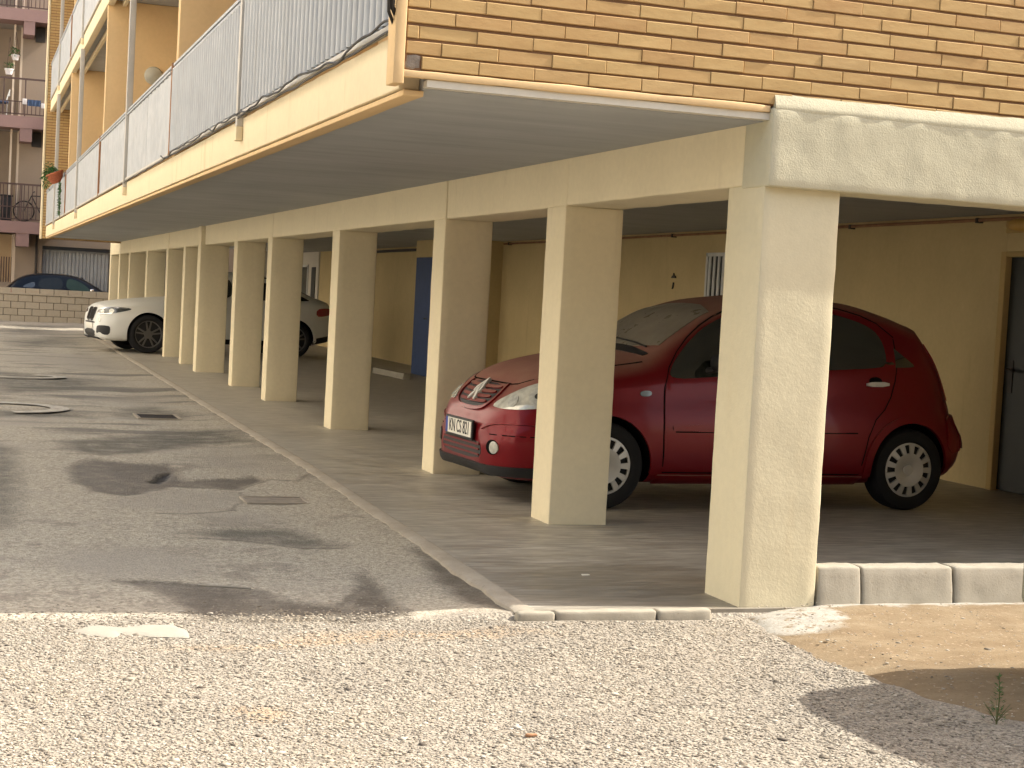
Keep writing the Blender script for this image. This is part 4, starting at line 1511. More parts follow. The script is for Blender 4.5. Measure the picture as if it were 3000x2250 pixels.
        return ob

    def strip(s, line, width, view, name, mat, off=0.002, parent=None, closed=False, it=0):
        """thin line of constant width on the body (seams, mouldings)"""
        pts = [Vector(p) for p in line]
        if it and not closed:
            for _ in range(it):
                out = [pts[0]]
                for a, b in zip(pts[:-1], pts[1:]):
                    out += [a.lerp(b, .25), a.lerp(b, .75)]
                out.append(pts[-1])
                pts = out
        L_, R_ = [], []
        for i, p in enumerate(pts):
            a = pts[max(0, i - 1)]
            b = pts[min(len(pts) - 1, i + 1)]
            t = (b - a).normalized()
            nn = Vector((-t.y, t.x)) * width / 2
            L_.append(p + nn)
            R_.append(p - nn)
        return s.panel(L_ + R_[::-1], view, name, mat, off, parent, 0, 0.06, 0.006)


def wheel(root, x, y, r, w, rim_r, kind, side):
    """side -1: outer face towards -y"""
    wh = MB()
    t = w / 2
    prof = [(rim_r * 0.9, -t * 0.7), (rim_r, -t * 0.92), (rim_r + 0.012, -t), (r - 0.05, -t * 1.02), (r - 0.018, -t * 0.93), (r - 0.003, -t * 0.7), (r, 0), (r - 0.003, t * 0.7), (r - 0.03, t), (rim_r, t)]
    wh.lathe(prof, (x, y, r), 1, 56)
    wo = bpy.data.objects.new('wheel', None)
    link(wo, root)
    ty = wh.build('tyre', M['tyre'], wo, smooth=True, local=True)
    fo = y + side * t * 0.72
    mb = MB()
    mb.lathe([(0.0, 0.0), (rim_r - 0.004, 0.0), (rim_r - 0.004, 0.02), (0.0, 0.02)], (x, fo - side * 0.05, r), 1, 40)
    mb.build('brake_disc', M['well'], wo, smooth=True, local=True)

    def plate(ring_pts, yo, th):
        mb = MB()
        return mb
    mb = MB()
    C = lambda rad, a, dy: (x + rad * math.cos(a), fo + side * dy, r + rad * math.sin(a))
    if kind == 'cap':
        ns = 13
        r1, r2, r3 = rim_r * 0.60, rim_r * 0.90, rim_r * 1.02
        N = 78
        # inner dish
        prof = [(0.0, 0.012), (rim_r * 0.18, 0.014), (rim_r * 0.20, 0.006), (rim_r * 0.27, 0.010), (rim_r * 0.42, 0.020), (r1, 0.022)]
        vs, fs = [], []
        for (q, h) in prof[1:]:
            for k in range(N):
                vs.append(C(q, 2 * math.pi * k / N, h))
        vs.append(C(0, 0, 0.016))
        for i in range(len(prof) - 2):
            for k in range(N):
                fs.append((i * N + k, i * N + (k + 1) % N, (i + 1) * N + (k + 1) % N, (i + 1) * N + k))
        for k in range(N):
            fs.append((len(vs) - 1, k, (k + 1) % N))
        mb.add(vs, fs)
        # spokes
        for q in range(ns):
            a0 = 2 * math.pi * q / ns
            dw1 = math.pi / ns * 0.54
            dw2 = math.pi / ns * 0.50
            P = [C(r1 - 0.002, a0 - dw1, 0.0215), C(r1 - 0.002, a0 + dw1, 0.0215), C(r2, a0 + dw2, 0.012), C(r2, a0 - dw2, 0.012)]
            Q = [(p[0], p[1] - side * 0.014, p[2]) for p in P]
            mb.add(P + Q, [(0, 1, 2, 3), (0, 4, 5, 1), (1, 5, 6, 2), (2, 6, 7, 3), (3, 7, 4, 0)])
        vs, fs = [], []
        for (q, h) in ((r2 - 0.004, 0.0), (r2 - 0.002, 0.013), (rim_r * 0.96, 0.012), (r3, 0.004), (r3, -0.01)):
            for k in range(N):
                vs.append(C(q, 2 * math.pi * k / N, h))
        for i in range(4):
            for k in range(N):
                fs.append((i * N + k, i * N + (k + 1) % N, (i + 1) * N + (k + 1) % N, (i + 1) * N + k))
        mb.add(vs, fs)
        mb.build('wheel_cover', M['cap'], wo, smooth=True, local=True)
    else:
        N = 60
        vs, fs = [], []
        for (q, h) in ((rim_r * 0.90, -0.02), (rim_r * 0.90, 0.012), (rim_r * 0.97, 0.018), (rim_r * 1.02, 0.01), (rim_r * 1.02, -0.01)):
            for k in range(N):
                vs.append(C(q, 2 * math.pi * k / N, h))
        for i in range(4):
            for k in range(N):
                fs.append((i * N + k, i * N + (k + 1) % N, (i + 1) * N + (k + 1) % N, (i + 1) * N + k))
        mb.add(vs, fs)
        vs = [C(0.075, 2 * math.pi * k / 24, 0.012) for k in range(24)] + [C(0.09, 2 * math.pi * k / 24, -0.02) for k in range(24)]
        mb.add(vs, [tuple(range(24))] + [(k, (k + 1) % 24, 24 + (k + 1) % 24, 24 + k) for k in range(24)])
        for q in range(5):
            for dv in (-0.20, 0.20):
                a0 = 2 * math.pi * (q + 0.25) / 5
                a1 = a0 + dv
                P = [C(0.05, a0 - 0.35 + dv, 0.010), C(0.05, a0 + 0.35 + dv, 0.010), C(rim_r * 0.92, a1 + 0.055, 0.014), C(rim_r * 0.92, a1 - 0.055, 0.014)]
                Q = [(p[0], p[1] - side * 0.03, p[2]) for p in P]
                mb.add(P + Q, [(0, 1, 2, 3), (0, 4, 5, 1), (1, 5, 6, 2), (2, 6, 7, 3), (3, 7, 4, 0)])
        mb.build('rim', M['alloy'], wo, smooth=True, local=True)
    return wo


def text_obj(body, size, mat, name, parent, mtx, extrude=0.001):
    cu = bpy.data.curves.new(name, 'FONT')
    cu.body = body
    cu.size = size
    cu.extrude = extrude
    cu.align_x = 'CENTER'
    cu.align_y = 'CENTER'
    o = bpy.data.objects.new(name, cu)
    link(o)
    bpy.context.view_layer.update()
    me = bpy.data.meshes.new_from_object(o.evaluated_get(bpy.context.evaluated_depsgraph_get()))
    bpy.data.objects.remove(o)
    me.transform(mtx)
    me.materials.clear()
    me.materials.append(mat)
    ob = bpy.data.objects.new(name, me)
    link(ob, parent)
    return ob


# ---- red hatchback
def build_red():
    L = 3.80
    prof = {
        'zt': [(0, .50), (.03, .60), (.08, .685), (.16, .775), (.28, .865), (.45, .94), (.65, .995), (.85, 1.035), (1.02, 1.065), (1.10, 1.09), (1.30, 1.225), (1.60, 1.395), (1.95, 1.49), (2.30, 1.525), (2.70, 1.512), (3.02, 1.455), (3.24, 1.39), (3.35, 1.35), (3.385, 1.295), (3.49, 1.175), (3.61, .985), (3.70, .82), (3.755, .71), (3.80, .57)],
        'zs': [(0, .46), (.03, .55), (.08, .615), (.16, .68), (.28, .745), (.45, .80), (.65, .845), (.85, .875), (1.1, .905), (1.6, .945), (2.3, .985), (2.7, 1.02), (3.02, 1.055), (3.25, 1.05), (3.40, 1.0), (3.5, .92), (3.6, .80), (3.70, .67), (3.80, .53)],
        'ws': [(0, .34), (.03, .45), (.08, .545), (.16, .625), (.28, .69), (.45, .74), (.65, .765), (.85, .775), (1.1, .775), (1.6, .77), (2.3, .77), (3.02, .75), (3.25, .73), (3.42, .70), (3.52, .67), (3.63, .62), (3.73, .55), (3.80, .40)],
        'wm': [(0, .40), (.03, .53), (.08, .63), (.16, .71), (.28, .765), (.45, .805), (.65, .825), (.85, .83), (1.1, .832), (2.3, .833), (3.05, .833), (3.3, .825), (3.45, .80), (3.55, .775), (3.66, .73), (3.74, .66), (3.80, .46)],
        'zm': [(0, .38), (.1, .48), (.3, .52), (.8, .56), (3.2, .58), (3.6, .55), (3.80, .48)],
        'zb': [(0, .27), (.03, .215), (.10, .19), (.3, .18), (.8, .185), (3.2, .20), (3.55, .25), (3.70, .31), (3.80, .40)],
        'wr': [(0, .22), (.08, .38), (.16, .45), (.28, .52), (.45, .58), (.65, .62), (.85, .645), (1.02, .66), (1.10, .665), (1.30, .64), (1.60, .60), (1.95, .57), (2.3, .565), (2.7, .567), (3.05, .572), (3.25, .575), (3.35, .575), (3.40, .58), (3.5, .57), (3.62, .53), (3.73, .46), (3.80, .28)],
        'dr': [(0, .012), (.08, .02), (.2, .03), (.6, .04), (1.0, .045), (1.1, .05), (1.4, .06), (1.9, .05), (2.5, .045), (3.25, .05), (3.55, .04), (3.80, .015)],
    }
    ang = math.atan2(0.135, 2.474)
    root = thing('red_hatchback', 'dusty dark red hatchback parked between the pillars near the corner', 'car', (-0.15, 4.245, 0.0), ang)
    root.scale = (1.03, 1.03, 1.03)
    ax = (0.735, 3.195)
    rw = 0.30
    c = Car(root, prof, L, ax, rw, 0.345, 1.66, M['red'])
    P, G = c.panel, c.strip
    for x in ax:
        for sd in (-1, 1):
            wheel(root, x, sd * 0.725, rw, 0.19, 0.207, 'cap', sd)
    # flared arch lips
    for x, nm in ((ax[0], 'arch_lip'), (ax[1], 'arch_lip')):
        a0, a1 = R(-8), R(188)
        n = 30
        out = [(x + 0.405 * math.cos(a0 + (a1 - a0) * i / n), rw + 0.395 * math.sin(a0 + (a1 - a0) * i / n)) for i in range(n + 1)]
        inn = [(x + 0.343 * math.cos(a1 + (a0 - a1) * i / n), rw + 0.343 * math.sin(a1 + (a0 - a1) * i / n)) for i in range(n + 1)]
        P(out + inn, 'side', nm, M['red'], 0.010, it=0, res=0.04)
    # doors (two a side), handles, side windows
    front_door = [(1.175, .28), (1.165, .60), (1.185, .92), (1.34, 1.13), (1.55, 1.30), (1.80, 1.405), (2.135, 1.455), (2.155, 1.1), (2.14, .28)]
    rear_door = [(2.16, .28), (2.175, 1.1), (2.155, 1.455), (2.55, 1.45), (2.90, 1.375), (3.07, 1.25), (3.06, 1.0), (2.98, .78), (2.82, .63), (2.74, .28)]
    for view in ('side', 'far'):
        fd = P(front_door, view, 'door', M['red'], 0.005, it=1)
        rd = P(rear_door, view, 'door', M['red'], 0.005, it=1)
        fw = P([(1.205, .90), (1.225, .985), (1.40, 1.175), (1.58, 1.305), (1.82, 1.392), (2.115, 1.43), (2.13, .975), (1.5, .92)], view, 'window', M['glass_dark'], 0.008, fd, it=2)
        rwn = P([(2.185, .985), (2.19, 1.43), (2.5, 1.425), (2.86, 1.345), (2.975, 1.25), (2.99, 1.06), (2.9, 1.03)], view, 'window', M['glass_dark'], 0.008, rd, it=2)
        P([(2.93, 1.04), (2.93, 1.255), (3.00, 1.235), (3.14, 1.13), (3.25, 1.06), (3.21, 1.045)], view, 'quarter_window', M['glass_dark'], 0.0045, it=2)
        P([(2.80, .895), (2.80, .93), (2.985, .935), (2.985, .90)], view, 'handle', M['silver'], 0.030, rd, it=1, rim=0.02)
        P([(2.83, .915), (2.82, .955), (2.88, .975), (2.94, .955), (2.93, .915)], view, 'handle_recess', M['well'], 0.0065, rd, it=2, rim=0.001)
        P([(1.93, .875), (1.93, .91), (2.105, .915), (2.105, .88)], view, 'handle', M['silver'], 0.030, fd, it=1, rim=0.02)
        P([(1.23, .545), (1.23, .595), (2.11, .605), (2.11, .555)], view, 'moulding', M['red'], 0.011, fd, it=1, rim=0.008)
        G([(1.25, .543), (2.10, .552)], 0.009, view, 'moulding_shade_line', M['well'], 0.0065, fd)  # dark strip painted as the shade line below the moulding
        P([(2.20, .557), (2.20, .607), (2.72, .615), (2.74, .565)], view, 'moulding', M['red'], 0.011, rd, it=1, rim=0.008)
        G([(2.21, .555), (2.72, .562)], 0.009, view, 'moulding_shade_line', M['well'], 0.0065, rd)  # same painted shade line on the rear door
        for line, pr in (([(1.172, .22), (1.158, .60), (1.176, .925), (1.33, 1.145), (1.545, 1.318), (1.80, 1.425), (2.15, 1.475), (2.55, 1.468), (2.91, 1.39), (3.09, 1.26)], root), ([(3.085, 1.25), (3.075, 1.0), (2.995, .775), (2.835, .625), (2.755, .26)], root), ([(2.148, .26), (2.166, 1.1), (2.146, 1.46)], root), ([(1.17, .262), (2.75, .262)], root)):
            G(line, 0.0075, view, 'door_seam', M['well'], 0.0025, it=1)
        P([(1.13, .185), (1.13, .245), (2.79, .25), (2.79, .19)], view, 'sill', M['red'], 0.012, it=0)
        P([(0.985, .775), (0.985, .815), (1.07, .82), (1.07, .78)], view, 'side_indicator', M['lens_dark'], 0.008, it=2)
    # windscreen and rear screen, roof
    P([(1.145, -.60), (1.145, .60), (1.40, .555), (1.70, .50), (1.70, -.50), (1.40, -.555)], 'top', 'windscreen', M['glass_dust'], 0.005, it=1)
    P([(-.48, 1.08), (-.42, 1.30), (.42, 1.30), (.48, 1.08)], 'rear', 'rear_screen', M['glass_dark'], 0.006, it=1)
    for sd in (-1, 1):
        P([(sd * .56, .80), (sd * .62, 1.22), (sd * .52, 1.22), (sd * .50, .80)], 'rear', 'tail_light', M['tail'], 0.008, it=1)
    # bonnet with shut lines
    G([(0.215, -.36), (0.24, -.45), (.42, -.60), (.70, -.665), (1.04, -.685)], 0.010, 'top', 'bonnet_seam', M['well'], 0.002, it=1)
    G([(0.215, .36), (0.24, .45), (.42, .60), (.70, .665), (1.04, .685)], 0.010, 'top', 'bonnet_seam', M['well'], 0.002, it=1)
    G([(0.215, -.36), (.20, -.15), (.20, .15), (0.215, .36)], 0.010, 'top', 'bonnet_seam', M['well'], 0.002, it=1)
    P([(1.055, -.60), (1.055, .60), (1.14, .61), (1.14, -.61)], 'top', 'scuttle', M['black_plastic'], 0.004, it=1)
    # front: grille between the headlamps
    gr = P([(-.27, .655), (-.335, .72), (-.315, .80), (.315, .80), (.335, .72), (.27, .655), (.14, .635), (-.14, .635)], 'front', 'grille', M['black_plastic'], 0.003, it=1)
    for k in range(4):
        zz = 0.668 + 0.034 * k
        hw = 0.25 + 0.017 * k
        P([(-hw, zz - .003), (-hw * .5, zz - .010), (hw * .5, zz - .010), (hw, zz - .003), (hw, zz + .015), (hw * .5, zz + .010), (-hw * .5, zz + .010), (-hw, zz + .015)], 'front', 'slat', M['red'], 0.014, gr, it=1, rim=0.008)
    # surround
    G([(-.33, .80), (-.355, .72), (-.285, .642), (-.14, .617), (.14, .617), (.285, .642), (.355, .72), (.33, .80)], 0.022, 'front', 'grille_surround', M['red'], 0.014, it=1)
    em = bpy.data.objects.new('emblem', None)
    link(em, root)
    for zc in (0.755, 0.700):
        for sd in (-1, 1):
            P([(0, zc + .058), (sd * .062, zc - .008), (sd * .062, zc - .034), (sd * .045, zc - .034), (0, zc + .022)], 'front', 'chevron', M['silver'], 0.026, em, it=0, rim=0.010, res=0.03)
    # headlamps wrap the corners
    hl_poly = [(.315, .655), (.45, .645), (.66, .655), (.83, .69), (.885, .77), (.87, .835), (.76, .855), (.62, .82), (.45, .735)]
    for sg in (1, -1):
        poly = [(sg * a, b) for a, b in hl_poly]
        hl = P(poly, 40 * sg, 'headlight', M['lens'], 0.006, it=2, res=0.03)
        for (a, b, r_) in ((.70, .745, .058), (.53, .705, .042)):
            P([(sg * (a + r_ * math.cos(q * math.pi / 6)), b + r_ * math.sin(q * math.pi / 6)) for q in range(12)], 40 * sg, 'reflector', M['mirror_bowl'], 0.010, hl, it=1, res=0.02)
        P([(sg * (a + (.017) * math.cos(q * math.pi / 6)), b + .017 * math.sin(q * math.pi / 6)) for q in range(12) for (a, b) in ((.70, .745),)], 40 * sg, 'bulb', M['lens_dark'], 0.013, hl, it=1, res=0.02)
        # fog lamp in its recess
        rc = P([(sg * (.50 + .07 * math.cos(q * math.pi / 6)), .385 + .052 * math.sin(q * math.pi / 6)) for q in range(12)], 20 * sg, 'fog_recess', M['well'], 0.003, it=1, res=0.02)
        P([(sg * (.525 + .045 * math.cos(q * math.pi / 6)), .385 + .042 * math.sin(q * math.pi / 6)) for q in range(12)], 20 * sg, 'fog_light', M['lens'], 0.010, rc, it=1, res=0.02)
    # bumper: crease, lower grille, lip
    lg = P([(-.36, .40), (-.40, .34), (-.33, .285), (.33, .285), (.40, .34), (.36, .40), (.2, .41), (-.2, .41)], 'front', 'lower_grille', M['black_plastic'], 0.003, it=1)
    for zz in (.312, .348, .382):
        P([(-.36, zz), (.36, zz), (.36, zz + .012), (-.36, zz + .012)], 'front', 'slat', M['red_low'], 0.010, lg, it=0)
    for sg in (1, -1):
        G([(sg * .30, .50), (sg * .42, .545), (sg * .60, .555), (sg * .85, .56)], 0.012, 35 * sg, 'bumper_crease', M['red'], 0.012, it=1)
        G([(sg * .40, .47), (sg * .6, .475), (sg * .92, .48)], 0.007, 35 * sg, 'bumper_seam', M['well'], 0.002, it=1)
    for vw in ('front', 35, -35):
        if vw == 'front':
            P([(-.45, .205), (-.45, .262), (.45, .262), (.45, .205)], 'front', 'lip', M['black_plastic'], 0.016, it=0)
        else:
            sg = 1 if vw > 0 else -1
            P([(sg * .30, .20), (sg * .30, .258), (sg * .80, .27), (sg * .80, .205)], vw, 'lip', M['black_plastic'], 0.0155, it=0)
    # number plate
    pl = bpy.data.objects.new('number_plate', None)
    link(pl, root)
    z0 = 0.475
    mb = MB()
    mb.rbox(-.030, -.012, -.275, .275, z0 - .07, z0 + .07, 0.006, 0.1)
    mb.build('plate_frame', M['black_plastic'], pl, smooth=True, local=True)
    mb = MB()
    mb.box(-.034, -.029, -.26, .215, z0 - .052, z0 + .056)
    mb.build('plate_face', M['plate_white'], pl, local=True)
    mb = MB()
    mb.box(-.0345, -.029, .2155, .26, z0 - .052, z0 + .056)
    mb.build('plate_band', M['plate_blue'], pl, local=True)
    mt = Matrix(((0, 0, -1, -.035), (-1, 0, 0, -.022), (0, 1, 0, z0 + .002), (0, 0, 0, 1))) @ Matrix.Diagonal((0.70, 1.0, 1, 1))
    text_obj('KN CS 821', 0.128, M['ink'], 'lettering', pl, mt)
    # wipers, mirrors, exhaust, rear bumper
    mb = MB()
    pts = []
    for t_ in range(8):
        yy = -0.50 + 0.62 * t_ / 7
        p, nn = c.hit((1.16 + 0.03 * t_ / 7, yy, 5), (0, 0, -1))
        pts.append(p + nn * 0.014)
    mb.tube(pts, 0.007, 6)
    mb.build('wiper', M['black_plastic'], root, local=True)
    for sd in (-1, 1):
        mb = MB()
        mb.rbox(1.50, 1.64, sd * .88 - .10, sd * .88 + .10, .965, 1.09, 0.045, 0.03)
        mi = mb.build('mirror', M['black_plastic'], root, smooth=True, local=True)
        mb = MB()
        mb.tube([(1.50, sd * .74, .965), (1.55, sd * .83, .985)], 0.025, 8)
        mb.build('mirror_arm', M['black_plastic'], mi, local=True)
    P([(-.72, .60), (-.60, .71), (.60, .71), (.72, .60), (.72, .42), (-.72, .42)], 'rear', 'rear_bumper', M['red'], 0.022, it=1)
    for view in ('side', 'far'):
        P([(3.53, .42), (3.53, .66), (3.58, .70), (3.68, .69), (3.745, .62), (3.74, .45)], view, 'rear_bumper', M['red'], 0.016, it=1)
    return root


build_red()


# ---- white sport utility
def build_white():
    L = 4.90
    prof = {
        'zt': [(0, .62), (.03, .74), (.08, .86), (.16, .93), (.4, .99), (.8, 1.05), (1.3, 1.105), (1.62, 1.14), (1.8, 1.23), (2.2, 1.50), (2.6, 1.665), (3.0, 1.70), (3.4, 1.66), (3.9, 1.50), (4.35, 1.30), (4.62, 1.21), (4.72, 1.17), (4.82, .98), (4.9, .70)],
        'zs': [(0, .58), (.03, .69), (.08, .79), (.16, .84), (.4, .90), (.8, .96), (1.3, 1.01), (1.8, 1.045), (2.6, 1.08), (3.4, 1.11), (4.0, 1.13), (4.5, 1.12), (4.72, 1.05), (4.82, .88), (4.9, .65)],
        'ws': [(0, .48), (.03, .62), (.08, .70), (.16, .77), (.4, .86), (.8, .90), (1.3, .905), (2.6, .905), (3.6, .91), (4.2, .88), (4.5, .83), (4.72, .75), (4.82, .68), (4.9, .52)],
        'wm': [(0, .54), (.03, .70), (.08, .80), (.16, .88), (.4, .955), (.8, .985), (1.3, .985), (2.6, .98), (3.6, .995), (4.2, .985), (4.5, .94), (4.72, .86), (4.82, .78), (4.9, .6)],
        'zm': [(0, .48), (.3, .60), (1, .66), (4, .70), (4.9, .58)],
        'zb': [(0, .34), (.04, .27), (.15, .235), (.5, .23), (4.2, .26), (4.6, .34), (4.9, .45)],
        'wr': [(0, .32), (.08, .5), (.16, .56), (.4, .64), (.8, .70), (1.3, .745), (1.62, .77), (1.8, .76), (2.2, .70), (2.6, .655), (3.0, .64), (3.4, .64), (3.9, .65), (4.35, .68), (4.62, .68), (4.72, .62), (4.82, .55), (4.9, .4)],
        'dr': [(0, .015), (.2, .03), (.8, .04), (1.6, .05), (2.2, .06), (3, .05), (4, .05), (4.6, .04), (4.9, .02)],
    }
    ang = R(8)
    fx, fy = -0.205, 25.52                                   # ground contact of the near front wheel
    ca, sa = math.cos(ang), math.sin(ang)
    lx, ly = 0.93, -0.84
    root = thing('white_suv', 'white coupe style sport utility car nosing out between the far pillars', 'car', (fx - lx * ca + ly * sa, fy - lx * sa - ly * ca, 0), ang)
    rw = 0.375
    ax = (0.93, 3.90)
    c = Car(root, prof, L, ax, rw, 0.425, 1.97, M['white'])
    P, G = c.panel, c.strip
    for x in ax:
        for sd in (-1, 1):
            wheel(root, x, sd * 0.845, rw, 0.27, 0.275, 'alloy', sd)
    for x in ax:
        a0, a1 = R(-14), R(194)
        n = 30
        out = [(x + 0.485 * math.cos(a0 + (a1 - a0) * i / n), rw + 0.475 * math.sin(a0 + (a1 - a0) * i / n)) for i in range(n + 1)]
        inn = [(x + 0.424 * math.cos(a1 + (a0 - a1) * i / n), rw + 0.424 * math.sin(a1 + (a0 - a1) * i / n)) for i in range(n + 1)]
        P(out + inn, 'side', 'arch_lip', M['white'], 0.010, it=0, res=0.05)
    for view in ('side', 'far'):
        fd = P([(1.42, .34), (1.42, .98), (1.62, 1.12), (2.0, 1.36), (2.4, 1.56), (2.66, 1.60), (2.68, .34)], view, 'door', M['white'], 0.005, it=1)
        rd = P([(2.70, .34), (2.69, 1.60), (3.2, 1.59), (3.75, 1.45), (3.85, 1.1), (3.5, .75), (3.42, .34)], view, 'door', M['white'], 0.005, it=1)
        P([(1.72, 1.09), (2.05, 1.34), (2.4, 1.51), (2.62, 1.54), (2.64, 1.12)], view, 'window', M['glass_dark'], 0.009, fd, it=2)
        P([(2.72, 1.12), (2.73, 1.545), (3.15, 1.54), (3.7, 1.40), (3.78, 1.16)], view, 'window', M['glass_dark'], 0.009, rd, it=2)
        P([(3.84, 1.17), (3.82, 1.36), (4.25, 1.19), (4.2, 1.17)], view, 'quarter_window', M['glass_dark'], 0.008, it=1)
        G([(1.405, .3), (1.405, .98), (1.6, 1.13), (1.66, 1.17)], 0.012, view, 'door_seam', M['well'], 0.003, it=1)
        P([(2.4, .97), (2.4, 1.0), (2.6, 1.005), (2.6, .975)], view, 'handle', M['white'], 0.03, fd, it=1, rim=0.02)
        P([(4.38, .86), (4.40, 1.02), (4.62, 1.05), (4.8, 1.02), (4.83, .93), (4.6, .88)], view, 'tail_light', M['tail'], 0.010, it=1)
        P([(1.38, .23), (1.38, .33), (3.44, .34), (3.44, .25)], view, 'sill', M['black_plastic'], 0.012, it=0)
        P([(4.3, .30), (4.36, .42), (4.75, .50), (4.86, .50), (4.8, .38)], view, 'rear_valance', M['black_plastic'], 0.010, it=0)
    P([(1.70, -.70), (1.70, .70), (2.1, .66), (2.5, .60), (2.5, -.60), (2.1, -.66)], 'top', 'windscreen', M['glass_dark'], 0.005, it=1)
    G([(3.3, -.66), (3.9, -.67), (4.3, -.69)], 0.03, 'top', 'roof_strip', M['black_plastic'], 0.004, it=1)
    # twin grille
    for sg in (1, -1):
        gk = P([(sg * .02, .60), (sg * .02, .845), (sg * .28, .855), (sg * .325, .77), (sg * .26, .60), (sg * .14, .575)], 'front', 'grille', M['black_plastic'], 0.012, it=1, res=0.03)
        for k in range(6):
            y_ = sg * (.055 + .04 * k)
            P([(y_, .615), (y_ + sg * .008, .615), (y_ + sg * .008, .835), (y_, .835)], 'front', 'slat', M['dark_iron'], 0.020, gk, it=0)
        poly = [(sg * a, b) for a, b in ((.36, .775), (.40, .73), (.58, .715), (.80, .745), (.98, .80), (1.10, .845), (1.02, .875), (.80, .875), (.55, .845))]
        hl = P(poly, 40 * sg, 'headlight', M['lens_dark'], 0.008, it=2, res=0.03)
        for (a, b, r_) in ((.60, .775, .042), (.78, .795, .046)):
            P([(sg * (a + r_ * math.cos(q * math.pi / 6)), b + r_ * math.sin(q * math.pi / 6)) for q in range(12)], 40 * sg, 'reflector', M['lens'], 0.014, hl, it=1, res=0.02)
        G([(sg * a, b) for a, b in ((.42, .80), (.60, .838), (.82, .862), (1.02, .86))], 0.014, 40 * sg, 'light_strip', M['chrome'], 0.013, parent=hl, it=1)
        G([(sg * a, b) for a, b in ((.42, .742), (.60, .728), (.80, .752))], 0.016, 40 * sg, 'light_strip', M['chrome'], 0.013, parent=hl, it=1)
        P([(sg * a, b) for a, b in ((.48, .34), (.50, .475), (.56, .505), (.84, .515), (.885, .48), (.87, .335), (.74, .33), (.64, .385))], 30 * sg, 'air_intake', M['black_plastic'], 0.006, it=1, res=0.03)
        P([(sg * (.60 + .05 * math.cos(q * math.pi / 6)), .615 + .045 * math.sin(q * math.pi / 6)) for q in range(12)], 30 * sg, 'fog_light', M['lens'], 0.008, it=1, res=0.02)
    P([(-.40, .27), (-.46, .42), (.46, .42), (.40, .27)], 'front', 'lower_grille', M['black_plastic'], 0.008, it=1)
    P([(-.40, .535), (-.40, .575), (.40, .575), (.40, .535)], 'front', 'upper_slot', M['black_plastic'], 0.008, it=1)
    mb = MB()
    mb.rbox(-.022, -.006, -.26, .26, .43, .54, 0.005, 0.2)
    mb.build('number_plate', M['plate_white'], root, smooth=True, local=True)
    P([(-.62, .235), (-.62, .275), (.62, .275), (.62, .235)], 'front', 'splitter', M['black_plastic'], 0.016, it=0)
    for sd in (-1, 1):
        mb = MB()
        mb.rbox(1.86, 2.02, sd * 1.06 - .12, sd * 1.06 + .12, 1.05, 1.21, 0.05, 0.04)
        mb.build('mirror', M['white'], root, smooth=True, local=True)
    return root


build_white()


